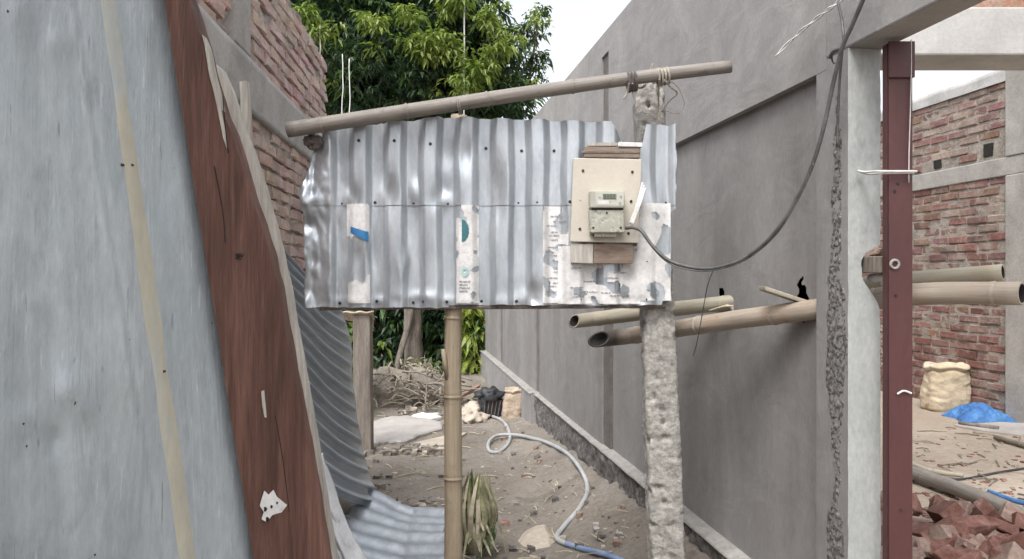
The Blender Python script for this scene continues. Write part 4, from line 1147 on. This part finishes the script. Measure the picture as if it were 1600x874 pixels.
# tied dirty sack by the plastered wall foot
def sack(name, m, base, hw, hd, h, label, cat, seed, tie=True, lean_=0, parent=None, roll=False):
    mb = MB(); seg = 40; n = 44; vs, fs, uv = [], [], []
    for i in range(n + 1):
        t = i / n
        if roll:
            k = 1.0 + .06 * math.sin(t * 5) if t < .74 else (1 - (t - .74) * 2.6 if t < .80 else (.84 + .22 * math.sin((t - .80) / .12 * math.pi) if t < .92 else max(.40, .84 - (t - .92) * 6)))
            z = h * (t if t < .92 else .92 - (t - .92) * 1.2)
            if t < .06: k *= .86 + t / .06 * .14
        else:
            k = (.82 + .18 * min(1, t / .1)) * (1 if t < .55 else max(.28, 1 - ((t - .55) / .25) ** 1.6 * .72)) if t < .80 else .28 + (t - .80) / .2 * .5
            z = h * t
        for q in range(seg):
            th = 2 * math.pi * q / seg; cx_, sy_ = math.cos(th), math.sin(th)
            e = (abs(cx_) ** 3.6 + abs(sy_) ** 3.6) ** (-1 / 3.6)
            w = 1 + .10 * nz((cx_ * 1.2, sy_ * 1.2, t * 3), 1.4, seed) + .06 * nz((cx_ * 2, sy_ * 2, t * 7), 2, seed + 3)
            if t > .7: w += .12 * math.sin(th * 6 + seed) * (t - .7) / .3
            vs.append(Vector(base) + Vector((cx_ * e * hw * k * w + lean_ * z, sy_ * e * hd * k * w, z + .02 * nz((cx_, sy_, t), 2, seed) * (1 if t > .1 else 0)))); uv.append((q / seg, t))
    for i in range(n):
        for q in range(seg):
            q2 = (q + 1) % seg; fs.append((i * seg + q, i * seg + q2, (i + 1) * seg + q2, (i + 1) * seg + q))
    fs.append(tuple(range(seg))[::-1]); fs.append(tuple(n * seg + q for q in range(seg)))
    mb.add(vs, fs, uv)
    return tag(mb.build(name, m, smooth=True), label, cat)
b = G(799, 655); b.z = -.01
sack('sack', M['sack_d'], b, .105, .10, .38, 'dirty sack with a folded top standing at the foot of the plastered wall', 'sack', 4, lean_=.12, roll=True)
# black basket with dark cloth, planks
bk = thing('crate', G(765, 650), 'battered black plastic crate with a dark bundle on it, beside the dirty sack', 'crate')
B0 = G(765, 651)
mb = MB()
ca, sa = math.cos(.35), math.sin(.35)
def cr(x, y, z): return B0 + Vector((x * ca - y * sa + z * .12, x * sa + y * ca, z))
hexa(mb, [cr(-.11, -.09, 0), cr(.11, -.09, 0), cr(.11, .09, 0), cr(-.11, .09, 0), cr(-.125, -.105, .20), cr(.125, -.105, .19), cr(.125, .105, .20), cr(-.125, .105, .19)])
bevel(mb.build('body', M['basket'], bk), .012)
mb = MB()
for k in range(6):
    x = -.10 + k * .04; tube(mb, [cr(x, -.096, .02), cr(x * 1.1, -.11, .185)], .006, 5)
mb.build('front_ribs', M['rag'], bk)
mb = MB(); bm = bmesh.new(); bmesh.ops.create_icosphere(bm, subdivisions=3, radius=1)
mb.add([B0 + Vector((v.co.x * .15, v.co.y * .13, .235 + v.co.z * .075)) * 1 + v.co * (.09 * nz(v.co, 2.2, 4)) for v in bm.verts], [[v.index for v in f.verts] for f in bm.faces]); bm.free()
mb.build('bundle', M['basket'], bk, smooth=True)
mb = MB(); a = G(718, 634) + Vector((0, 0, .08)); b = G(750, 622) + Vector((0, 0, .14))
sd = Vector((.0, .09, .0)); up_ = Vector((0, 0, .035))
hexa(mb, [a - sd, b - sd, b + sd, a + sd, a - sd + up_, b - sd + up_, b + sd + up_, a + sd + up_])
tag(bevel(mb.build('plank', M['plank_red']), .004), 'reddish plank end resting on pale rubble left of the black basket', 'plank')
lump('rubble_heap', M['stone'], G(737, 652) + Vector((0, 0, .02)), (.16, .30, .11), 'low heap of pale rubble below the reddish plank', 'heap', 9, 4, .5, .35)
def scrap_at(name, m, pts_, th, label, cat, bow=.03):
    mb = MB(); q = [G(x, y) for x, y in pts_]; n = len(q); c_ = sum(q, Vector()) / n
    up = [p + Vector((0, 0, .02 + bow * abs(nz(p, 5, 3)))) for p in q]; c_ = c_ + Vector((0, 0, .03 + bow))
    mb.add(up + [c_] + [p - Vector((0, 0, th)) for p in up], [(i, (i + 1) % n, n) for i in range(n)] + [(n + 1 + i, n + 1 + (i + 1) % n, (i + 1) % n, i) for i in range(n)])
    tag(mb.build(name, m), label, cat)
scrap_at('rag', M['paper'], [(642, 654), (655, 646), (668, 650), (684, 648), (690, 655), (672, 659), (655, 658)], .03, 'crumpled whitish rag on the far edge of the mortar slab', 'rag', .02)
scrap_at('broken_board', M['sack_d'], [(716, 645), (745, 640), (757, 646), (735, 654)], .03, 'small tan board scrap in front of the black crate', 'board')
scrap_at('broken_board', M['wood_post'], [(585, 705), (606, 702), (640, 703), (612, 709)], .03, 'dark flat board scrap by the foot of the timber post', 'board')
mb = MB(); tube(mb, crom([G(663, 650), G(663, 650) + Vector((.02, .05, .35)), G(663, 650) + Vector((-.01, .1, .66))], 5), [.012 - .0009 * k for k in range(11)], 6, wob=.2)
tag(mb.build('wooden_stick', M['twig'], smooth=True), 'thin bare stick standing upright behind the mortar slab', 'stick')
# heap of dead branches
mb = MB(); rr = random.Random(17)
hc = G(628, 636)
for k in range(240):
    c = hc + Vector((rr.gauss(0, .42), rr.gauss(.25, .35), 0))
    hgt = .42 * math.exp(-((c.x - hc.x) / .55) ** 2) * rr.random() + .02
    c.z = hgt
    a = rr.uniform(0, 6.28); l = rr.uniform(.12, .40); tl = rr.uniform(-.25, .25)
    d = Vector((math.cos(a), math.sin(a), tl)) * l
    m_ = c + d * .5 + Vector((rr.uniform(-.06, .06), rr.uniform(-.06, .06), rr.uniform(0, .09)))
    e = c + d; e.z = max(e.z, .01)
    tube(mb, crom([c, m_, e], 3), [.011 * rr.uniform(.35, 1.3)] * 7, 5)
tag(mb.build('dead_branches', M['twig'], smooth=True), 'tangled heap of dead branches below the trees at the alley end', 'branches', kind='stuff')
lump('earth_heap', M['ground'], hc + Vector((0, .38, .05)), (.62, .40, .36), 'grey mound of earth under the dead branches at the alley end', 'heap', 6, 4, .35, .2)
# wilted leaf bundle at the bamboo post's foot
wp = thing('leaf_bundle', G(745, 862), 'wilted sheaf of long green and straw leaves standing right of the bamboo post', 'plant')
mb = MB(); rr = random.Random(9)
fb = G(742, 868); 
for k in range(230):
    a = rr.uniform(0, 6.28); sp_ = rr.uniform(.02, .105); hgt = rr.uniform(.20, .46)
    base_ = fb + Vector((math.cos(a) * .03, math.sin(a) * .03, 0))
    midp = fb + Vector((math.cos(a) * sp_ * 1.2, math.sin(a) * sp_ * 1.2, hgt * .55))
    tip = fb + Vector((math.cos(a) * sp_ * .55 + rr.uniform(-.02, .03), math.sin(a) * sp_ * .55, hgt))
    if k % 9 == 0: tip = fb + Vector((math.cos(a) * .18, math.sin(a) * .14, hgt * rr.uniform(.05, .5)))
    cp = crom([base_, midp, tip], 6); wd = rr.uniform(.006, .015)
    side = Vector((-math.sin(a), math.cos(a), 0))
    vs = []
    for i, q in enumerate(cp):
        w_ = wd * math.sin(math.pi * (.15 + .8 * i / (len(cp) - 1)))
        vs += [q - side * w_, q + side * w_ + Vector((math.cos(a), math.sin(a), 0)) * .003]
    mb.add(vs, [(2 * i, 2 * i + 1, 2 * i + 3, 2 * i + 2) for i in range(len(cp) - 1)], None, 0 if rr.random() < .6 else (1 if rr.random() < .85 else 2))
mb.build('leaves', [M['leaf_dry'], M['straw'], M['leaf_mid']], wp, recalc=False)
lump_o = MB(); ring(lump_o, fb + Vector((0, 0, .16)), (0, 0, 1), .075, .007); lump_o.build('binding', M['rope'], wp)
# scattered litter: straw, twigs, clods
mb = MB(); rr = random.Random(21)
for k in range(800):
    px = rr.uniform(565, 1010); py = rr.uniform(640, 900) if k % 4 else rr.uniform(612, 680)
    q = G(px, py)
    if q.x > 1.377 - WS * q.y - .10: continue
    z = gz(q.x, q.y)
    if k % 3:
        s = rr.uniform(.004, .013) * (1 if rr.random() < .95 else 2.2)
        bm_ = [Vector((rr.uniform(-1, 1), rr.uniform(-1, 1), rr.uniform(-.3, 1))) * s for _ in range(8)]
        c8 = [Vector((sx * s * rr.uniform(.6, 1.2), sy * s * rr.uniform(.6, 1.2), sz * s * rr.uniform(.3, .8))) + q + Vector((0, 0, z)) for sx, sy, sz in ((-1, -1, -1), (1, -1, -1), (1, 1, -1), (-1, 1, -1), (-1, -1, 1), (1, -1, 1), (1, 1, 1), (-1, 1, 1))]
        hexa(mb, c8, 0 if rr.random() < .7 else 2)
    else:
        a = rr.uniform(0, 6.28); l = rr.uniform(.03, .17)
        d = Vector((math.cos(a), math.sin(a), 0)) * l
        tube(mb, [q + Vector((0, 0, z + .004)), q + d * .5 + Vector((rr.uniform(-.01, .01), rr.uniform(-.01, .01), z + .010)), q + d + Vector((0, 0, z + .004))], rr.uniform(.002, .0045), 5, 1)
tag(mb.build('ground_litter', [M['ground'], M['straw'], M['stone']]), 'clods, straw and twigs littering the alley mud', 'litter', kind='stuff')
mb = MB(); rr = random.Random(33)
for k in range(170):
    px, py = rr.uniform(600, 1010), rr.uniform(655, 890)
    q = G(px, py); dw = 1.377 - WS * q.y - q.x
    if dw < .1 or (dw > .6 and k % 3): continue
    s = rr.uniform(.010, .026); zz = gz(q.x, q.y)
    hexa(mb, [Vector((sx * s * rr.uniform(.5, 1.2), sy * s * rr.uniform(.5, 1.2), sz * s * rr.uniform(.4, .9))) + Vector((q.x, q.y, zz + s * .3)) for sx, sy, sz in ((-1, -1, -1), (1, -1, -1), (1, 1, -1), (-1, 1, -1), (-1, -1, 1), (1, -1, 1), (1, 1, 1), (-1, 1, 1))], rr.choice((0, 0, 1, 2)))
tag(mb.build('pebbles', [M['plinth'], M['slab'], M['rubble_pale']]), 'cement crumbs and pebbles along the plastered wall foot', 'pebbles', kind='stuff')
# clods along the leaning sheet and slab edge
mb = MB(); rr = random.Random(22)
for k in range(240):
    if k < 100: px, py = rr.uniform(590, 700), rr.gauss(705, 4)
    elif k < 170: px, py = rr.uniform(600, 700), rr.gauss(795, 5)
    elif k < 200: px, py = rr.uniform(560, 600), rr.uniform(700, 790)
    else: px, py = rr.uniform(620, 740), rr.gauss(648, 8)
    q = G(px, py); s = rr.uniform(.012, .04)
    c8 = [Vector((sx * s * rr.uniform(.5, 1.2), sy * s * rr.uniform(.5, 1.2), sz * s * rr.uniform(.4, .9))) + q + Vector((0, 0, s * .5)) for sx, sy, sz in ((-1, -1, -1), (1, -1, -1), (1, 1, -1), (-1, 1, -1), (-1, -1, 1), (1, -1, 1), (1, 1, 1), (-1, 1, 1))]
    hexa(mb, c8, 0 if rr.random() < .75 else 1)
tag(mb.build('rubble_crumbs', [M['ground'], M['stone']]), 'dark crumbs of rubble edging the fallen sheet and mortar slab', 'rubble', kind='stuff')

# ------------------------------------------------------------------ things inside the plot
sk = G(1475, 641, FZ); sk.z = FZ - .005
sack('cement_sack', M['sack_t'], sk, .155, .12, .42, 'cream cement sack with a rolled top standing against the red brick wall', 'sack', 2, lean_=.05, roll=True)
mb = MB()
tc = G(1528, 655, FZ)
def tarp(u, v):
    x = (u - .5) * .38; y = (v - .5) * .34
    e = max(0, 1 - (2 * abs(u - .5)) ** 2.5) * max(0, 1 - (2 * abs(v - .5)) ** 2.5)
    h = .065 * e ** .7 * (1 + .35 * nz((u * 3, v * 3, 0), 1.4, 2)) + .10 * e * (.5 - abs(nz((u * 4 + v * 2, v * 3, 0), 1.9, 7))) + .015 * e * (.5 - abs(nz((u * 9, v * 8 + u * 4, 0), 1.9, 3)))
    return Vector((tc.x + x * (1 + .15 * nz((v * 3, 1, 0), 1)), tc.y + y * (1 + .2 * nz((u * 3, 2, 0), 1)), FZ + .004 + h))
gridmesh(mb, 64, 56, tarp); tag(mb.build('blue_tarpaulin', M['tarp'], smooth=True, recalc=False), 'crumpled bright blue tarpaulin on the floor beside the cement sack', 'tarpaulin')
mb = MB(); a = G(1500, 672, FZ); b = G(1640, 700, FZ)
prevp = [G(1490, 668, FZ), G(1560, 664, FZ), G(1640, 668, FZ), G(1640, 690, FZ), G(1590, 684, FZ), G(1530, 676, FZ)]
n = len(prevp); mb.add([p + Vector((0, 0, .022)) for p in prevp] + [p - Vector((0, 0, .02)) for p in prevp], [tuple(range(n))] + [(i, (i + 1) % n, n + (i + 1) % n, n + i) for i in range(n)])
tag(bevel(mb.build('flat_board', M['slab']), .005), 'pale flat board lying in front of the blue tarpaulin', 'board')
lump('white_bag', M['sack_w'], G(1600, 652, FZ) + Vector((0, 0, .17)), (.10, .14, .26), 'pale slumped bag against the pilaster at the right picture edge', 'bag', 5, 4, .3, .2)
pts, rads = bamboo_pts([G(1400, 745, FZ) + Vector((0, 0, .05)), G(1500, 782, FZ) + Vector((0, 0, .05)), G(1640, 846, FZ) + Vector((0, 0, .05))], .034, .040, .4, 1.06, .006, 12)
mb = MB(); tube(mb, pts, rads, 14, hollow=.7)
tag(mb.build('bamboo_pole', M['bam_grey'], smooth=True), 'grey bamboo pole lying on the floor behind the broken bricks', 'bamboo pole')
pts, rads = bamboo_pts([G(1390, 712, FZ) + Vector((0, 0, .02)), G(1440, 738, FZ) + Vector((0, 0, .02)), G(1505, 749, FZ) + Vector((0, 0, .02))], .022, .012, .3, 1.06, .006, 13)
mb = MB(); tube(mb, pts, rads, 10)
tag(mb.build('wooden_stick', M['bam_pale'], smooth=True), 'thin pale stick lying on the floor right of the red steel post', 'stick')
def fpnt(px, py, r): p = G(px, py, FZ); p.z = fz(p.x, p.y) + r; return p
mb = MB(); tube(mb, crom([fpnt(1425, 753, .006), fpnt(1470, 752, .006), fpnt(1510, 749, .006), fpnt(1555, 740, .006), fpnt(1610, 731, .006)], 8), .007, 6)
tag(mb.build('cable', M['black'], smooth=True), 'dark cable trailing across the sandy floor inside the plot', 'cable')
mb = MB(); tube(mb, crom([fpnt(1545, 771, .012), fpnt(1575, 782, .012), fpnt(1625, 796, .012)], 8), .0115, 8)
tag(mb.build('blue_pipe', M['tarp'], smooth=True), 'short length of blue pipe on the floor at the right picture edge', 'pipe')
mb = MB(); tube(mb, [fpnt(1498, 668, .03), fpnt(1560, 676, .02)], [.012, .018], 7)
tag(mb.build('wooden_stick', M['wood_post'], smooth=True), 'dark stick lying on the pale flat board by the blue tarpaulin', 'stick')
mb = MB(); tube(mb, [fpnt(1555, 690, .02), fpnt(1640, 712, .02)], [.016, .02], 7)
tag(mb.build('wooden_stick', M['twig'], smooth=True), 'brown stick on bare floor between the pale board and the blue pipe', 'stick')
mb = MB(); rr = random.Random(51)
for k in range(420):
    px = rr.uniform(1432, 1640); py = rr.uniform(672, 860) if k % 3 else rr.uniform(745, 860)
    q = G(px, py, FZ); z = fz(q.x, q.y)
    if k % 4:
        s = rr.uniform(.004, .014)
        hexa(mb, [Vector((sx * s * rr.uniform(.6, 1.2), sy * s * rr.uniform(.6, 1.2), sz * s * rr.uniform(.3, .8))) + Vector((q.x, q.y, z)) for sx, sy, sz in ((-1, -1, -1), (1, -1, -1), (1, 1, -1), (-1, 1, -1), (-1, -1, 1), (1, -1, 1), (1, 1, 1), (-1, 1, 1))], rr.choice((0, 2, 2)))
    else:
        a = rr.uniform(0, 6.28); d = Vector((math.cos(a), math.sin(a), 0)) * rr.uniform(.03, .2); b_ = Vector((q.x, q.y, z + .004))
        tube(mb, [b_, b_ + d * .5 + Vector((0, 0, .006)), b_ + d], rr.uniform(.002, .005), 5, 1)
tag(mb.build('floor_litter', [M['floor'], M['twig'], M['rubble']]), 'brick crumbs and twigs scattered on the sandy floor', 'litter', kind='stuff')
# broken bricks in a heap: each its own object
rr = random.Random(41)
hcx, hcy = G(1490, 858, FZ).x, G(1490, 858, FZ).y
protos = []
for k in range(6):
    mb = MB(); bm = bmesh.new()
    sx, sy, sz = rr.uniform(.06, .10), rr.uniform(.045, .065), rr.uniform(.03, .042)
    brk = rr.uniform(.1, .7)
    for cxn in (-1, 1):
        for cyn in (-1, 1):
            for czn in (-1, 1):
                if cxn < 0:
                    bm.verts.new((cxn * sx * rr.uniform(.95, 1), cyn * sy * rr.uniform(.93, 1), czn * sz * rr.uniform(.93, 1)))
                else:                                   # the broken end
                    for _ in range(2): bm.verts.new((rr.uniform(brk, 1) * sx, cyn * sy * rr.uniform(.6, 1), czn * sz * rr.uniform(.6, 1)))
    bmesh.ops.convex_hull(bm, input=bm.verts)
    bmesh.ops.delete(bm, geom=[v for v in bm.verts if not v.link_faces], context='VERTS'); bm.verts.index_update()
    mb.add([v.co + Vector((0, 0, 9)) for v in bm.verts], [[v.index for v in f.verts] for f in bm.faces]); bm.free()
    o = bevel(mb.build('broken_brick', M['rubble'] if k % 3 else M['rubble_pale']), .006, 2); protos.append(o)
nb = 0; used = set()
for k in range(150):
    t = rr.random()
    x = hcx + rr.uniform(-.42, .55); y = hcy + rr.uniform(-.42, .30) - (x - hcx) * .45
    r2 = math.hypot((x - hcx) / .6, (y - hcy + (x - hcx) * .45) / .5)
    if r2 > 1: continue
    if x < 1.377 - WS * y + .16: continue
    z = FZ + .015 + max(0, 1 - r2) * .15 * rr.uniform(.3, 1)
    i = k % 6
    if i in used: o = protos[i].copy(); COL.objects.link(o)
    else: o = protos[i]; used.add(i)
    o.location = (x, y, z); o.rotation_euler = (rr.uniform(-.7, .7), rr.uniform(-.7, .7), rr.uniform(0, 6.28)); s = rr.uniform(.4, .9); o.scale = (s, s, s)
    tag(o, 'broken red brick piece in the heap at the foot of the red steel post', 'brick', 'broken bricks heaped by the steel post')
mb = MB()
def hm(u, v):
    x = hcx + (u - .5) * 1.3; y = hcy + (v - .5) * 1.1 - (x - hcx) * .45
    r2 = math.hypot((x - hcx) / .62, (y - hcy + (x - hcx) * .45) / .52)
    return Vector((x, y, FZ - .01 + max(0, 1 - r2) ** .8 * .03 + .012 * nz((x, y, 0), 9)))
gridmesh(mb, 40, 36, hm, keep=lambda u, v: hm(u, v).x > 1.377 - WS * hm(u, v).y + .07)
tag(mb.build('brick_dust', M['earth_red'], smooth=True, recalc=False), 'brick dust and earth under the broken bricks', 'earth', kind='stuff')

# ------------------------------------------------------------------ trees
def leaves(mb, centers, rr, n=18, ln=(.085, .145), wd=.021, droop=.55):
    for (c, mi, sc) in centers:
        ax = Vector((rr.gauss(0, 1), rr.gauss(0, 1), rr.gauss(0, .6))).normalized()
        for k in range(n):
            a = rr.uniform(0, 6.28)
            d = Vector((math.cos(a), math.sin(a), rr.uniform(-1.0, .5) - droop * .5)).normalized()
            b = c + d * rr.uniform(0, .10) * sc + ax * rr.uniform(-.08, .08)
            l = rr.uniform(*ln) * sc * rr.choice((.6, .9, 1, 1, 1.3)); w = wd * sc * rr.uniform(.6, 1.3)
            s = d.cross(Vector((rr.gauss(0, .4), rr.gauss(0, .4), 1))).normalized()
            tip = b + d * l + Vector((0, 0, -droop * l * rr.uniform(.2, .8)))
            m = b + d * l * .45
            nrm = s.cross(d)
            mb.add([b, m - s * w + nrm * w * .4, tip, m + s * w + nrm * w * .4], [(0, 1, 2, 3)], None, mi)
def blob_centers(blobs, rr, dens, young=.06, Yv=.9, mid=.25):
    out = []
    for (px, py, r, Y) in blobs:
        c = P(px, py, Y); Rm = r / F * Y
        for k in range(int(dens * Rm * Rm) + 4):
            v = Vector((rr.gauss(0, 1), rr.gauss(0, 1), rr.gauss(0, 1))).normalized() * Rm * (rr.random() ** .33)
            v.y *= Yv
            q = rr.random()
            mi = 2 if (q < young * (1.8 if v.z > 0 else .5)) else (1 if q < young + mid else 0)
            out.append((c + v, mi, rr.uniform(.65, 1.35)))
    return out
rr = random.Random(77)
t1 = thing('mango_tree', P(645, 585, 12.2) * 1, 'large dark-leaved tree with drooping foliage rising behind the corrugated sheet', 'tree')
t1.location.z = 0
blobs = [(470, 30, 70, 12.6), (520, 60, 85, 12.4), (560, -20, 110, 12.6), (650, -40, 110, 12.6), (715, 20, 75, 12.2), (600, 100, 85, 12.0), (680, 110, 75, 12.0), (760, 80, 48, 12.0), (540, 150, 70, 12.5), (630, 175, 70, 12.4), (730, 150, 60, 12.3), (745, 45, 40, 12.3), (690, 190, 70, 12.6), (580, 200, 70, 12.8), (790, 150, 42, 12.2), (640, 40, 120, 13.4), (560, 90, 110, 13.6), (720, 120, 80, 13.4), (470, -80, 110, 12.8)]
cs_ = blob_centers(blobs, rr, 400, .05)
for (px, py) in ((780, 62), (690, 58), (705, 8), (742, 92), (725, 128), (768, 96), (500, 48), (664, 70), (640, 20), (590, 30), (700, 75), (735, 118), (478, 12), (760, 30), (715, -10), (655, 62), (738, 108)):
    c = P(px, py, 11.25)
    for k in range(9): cs_.append((c + Vector((rr.gauss(0, .11), rr.gauss(0, .1), rr.gauss(0, .07))), 2, rr.uniform(.9, 1.3)))
mb = MB(); leaves(mb, cs_, rr); mb.build('crown', [M['leaf'], M['leaf_mid'], M['leaf_new']], t1, recalc=False)
mb = MB()
tb0 = P(645, 590, 12.2); tb0.z = -.05
tube(mb, crom([tb0, P(646, 520, 12.2), P(640, 420, 12.25), P(630, 300, 12.4), P(615, 180, 12.6)], 6), [.17, .165, .155, .15, .145, .14, .138, .136, .134, .132, .13, .128, .126, .124, .122, .12, .12, .118, .115, .112, .11, .108, .105, .1, .1], 12, wob=.25)
for (e, r_) in (((540, 60), .06), ((700, 60), .06), ((780, 110), .045), ((470, 120), .05), ((620, -40), .06)):
    tube(mb, crom([P(625, 260, 12.45), P((625 + e[0]) / 2, (230 + e[1]) / 2, 12.5), P(e[0], e[1], 12.4)], 5), [r_ * (1 - .06 * k) for k in range(11)], 8, wob=.2)
mb.build('trunk', M['bark'], t1, smooth=True)
mb = MB(); tube(mb, crom([P(618, 592, 11.8), P(626, 550, 11.9), P(640, 500, 12.0), P(650, 430, 12.1)], 5), .05, 9, wob=.3); mb.build('trunk', M['bark'], t1, smooth=True)
# slimmer tree to the right
t2 = thing('slender_tree', P(800, 440, 14.0), 'looser bluish-green tree at the right of the big one, against the white sky', 'tree'); t2.location.z = 0
blobs = [(815, 70, 38, 13.6), (838, 40, 24, 13.6), (842, 18, 13, 13.6), (800, 105, 40, 13.6), (828, 108, 30, 13.6), (795, 150, 42, 13.8), (770, 175, 40, 13.8), (835, 140, 16, 13.6), (795, 50, 22, 13.8), (848, 82, 13, 13.6)]
cs_ = blob_centers(blobs, rr, 135, .10)
for (px, py) in ((838, 22), (805, 62), (776, 100), (795, 130), (815, 128)):
    c = P(px, py, 12.9)
    for k in range(5): cs_.append((c + Vector((rr.gauss(0, .1), rr.gauss(0, .1), rr.gauss(0, .07))), 2, rr.uniform(.8, 1.2)))
mb = MB(); leaves(mb, cs_, rr, 12); mb.build('crown', [M['leaf'], M['leaf_mid'], M['leaf_new']], t2, recalc=False)
mb = MB(); q0 = P(792, 500, 14.0); q0.z = -.05
tube(mb, crom([q0, P(795, 330, 14), P(800, 180, 13.9), P(815, 70, 13.7)], 6), [.10 - .004 * k for k in range(19)], 9, wob=.2)
tube(mb, crom([P(800, 200, 13.9), P(825, 130, 13.7), P(842, 25, 13.6)], 6), [.04 - .002 * k for k in range(13)], 7, wob=.2)
mb.build('trunk', M['bark'], t2, smooth=True)
# undergrowth
def shrub(name, px0, px1, py0, py1, Y, dens, label, mats, young=.1, n=14, ln=(.12, .22), wd=.04, cat='shrub'):
    base_ = P((px0 + px1) / 2, py1, Y); base_.z = 0
    t = thing(name, base_, label, cat)
    a = P(px0, py0, Y); b = P(px1, py1, Y); cs_ = []
    area = abs(b.x - a.x) * abs(a.z - b.z)
    for k in range(int(area * dens) + 6):
        x = rr.uniform(a.x, b.x); z = rr.uniform(max(.03, b.z), a.z); y = Y + rr.uniform(-.35, .35)
        q = rr.random(); cs_.append((Vector((x, y, z)), 2 if q < young else (1 if q < young + .3 else 0), rr.uniform(.7, 1.2)))
    mb = MB(); leaves(mb, cs_, rr, n, ln, wd); mb.build('foliage', mats, t, recalc=False)
    mb = MB()
    for k in range(3):
        x = base_.x + rr.uniform(-.3, .3) * abs(b.x - a.x)
        tube(mb, crom([Vector((x, Y, -.03)), Vector((x + rr.uniform(-.1, .1), Y, a.z * .5)), Vector((x + rr.uniform(-.2, .2), Y, a.z * .95))], 4), .02, 6)
    mb.build('stem', M['bark'], t, smooth=True)
    return t
LM = [M['leaf'], M['leaf_mid'], M['leaf_new']]
shrub('shrub', 555, 640, 440, 600, 13.2, 120, 'dark green bush left of the tree trunks below the sheet', LM, .05)
shrub('shrub', 650, 730, 430, 596, 13.6, 120, 'dark green bush between the tree trunk and the bamboo post', LM, .04)
shrub('shrub', 722, 756, 440, 588, 12.6, 110, 'bright yellow-green leafy plant beside the far end of the plastered wall', [M['leaf_mid'], M['leaf_yel'], M['leaf_yel']], .35, 12, (.16, .32), .05, 'plant')
shrub('shrub', 528, 556, 480, 610, 8.6, 130, 'small light green bush left of the timber post', [M['leaf_mid'], M['leaf_mid'], M['leaf_new']], .25)
shrub('shrub', 655, 692, 560, 606, 11.3, 60, 'low grey-green weed on the branch heap left of the bamboo post', [M['leaf_mid'], M['leaf_dry'], M['leaf_dry']], .3, 8, (.08, .16), .03, 'weed')
mb = MB(); cs_ = []
for k in range(2600):
    x = rr.uniform(-11, 1.6); y = 17.5 + rr.uniform(-.8, .8); h = 3.2 + .9 * nz((x, 0, 0), .5)
    cs_.append((Vector((x, y, rr.uniform(0, h))), 1 if rr.random() < .3 else 0, rr.uniform(1.2, 2.0)))
leaves(mb, cs_, rr, 10); tag(mb.build('undergrowth', [M['leaf'], M['leaf_mid']], recalc=False), 'dense dark undergrowth closing the far end of the alley', 'undergrowth', kind='stuff')
# hanging vines/cords in front of the crown
for (x, y0, y1, lab) in ((535, 85, 185, 'left one of two thin pale cords hanging close together from the big tree'), (546, 92, 185, 'right one of two thin pale cords hanging close together from the big tree'), (725, -60, 190, 'long thin pale cord hanging alone from the big tree above the middle of the sheet'), (500, 40, 120, 'short thin pale cord hanging beside the brick wall top')):
    mb = MB(); tube(mb, [P(x + 2 * nz((x, k, 0), .3), y0 + (y1 - y0) * k / 12, 11.2) for k in range(13)], .011 if x == 725 else .008, 6)
    tag(mb.build('hanging_cord', M['wire_w'], smooth=True), lab, 'cord')

# ------------------------------------------------------------------ camera, light, sky
cam = bpy.data.cameras.new('camera'); co = bpy.data.objects.new('camera', cam); COL.objects.link(co)
co.location = (0, 0, H); co.rotation_euler = (R(90), 0, 0)
cam.sensor_width = 36; cam.lens = 36 * F / 1600; cam.clip_start = .05; cam.clip_end = 2000
SC.camera = co
EL, AZ = 58, 205
w = bpy.data.worlds.new('World'); SC.world = w; w.use_nodes = True
nt = w.node_tree; bg = nt.nodes['Background']
sky = nt.nodes.new('ShaderNodeTexSky'); sky.sky_type = 'NISHITA'; sky.sun_disc = False
sky.sun_elevation = R(EL); sky.sun_rotation = R(AZ); sky.air_density = 1.0; sky.dust_density = 4.0; sky.ozone_density = 1.0
hs_ = nt.nodes.new('ShaderNodeHueSaturation'); hs_.inputs['Saturation'].default_value = .24     # bright overcast: nearly neutral
nt.links.new(sky.outputs[0], hs_.inputs['Color']); nt.links.new(hs_.outputs[0], bg.inputs['Color'])
bg.inputs['Strength'].default_value = .15
sl = bpy.data.lights.new('sun', 'SUN'); sl.energy = .8; sl.angle = R(20); sl.color = (1, .985, .97)
so = bpy.data.objects.new('sun', sl); COL.objects.link(so)
d = Vector((math.sin(R(AZ)) * math.cos(R(EL)), math.cos(R(AZ)) * math.cos(R(EL)), math.sin(R(EL))))
so.rotation_euler = (-d).to_track_quat('-Z', 'Y').to_euler()
so.location = d * 30
vs_ = SC.view_settings
vs_.view_transform = 'Standard'; vs_.look = 'None'; vs_.gamma = 1; vs_.use_curve_mapping = False; vs_.exposure = 1.17
SC.cycles.max_bounces = 8
SC.cycles.use_denoising = True
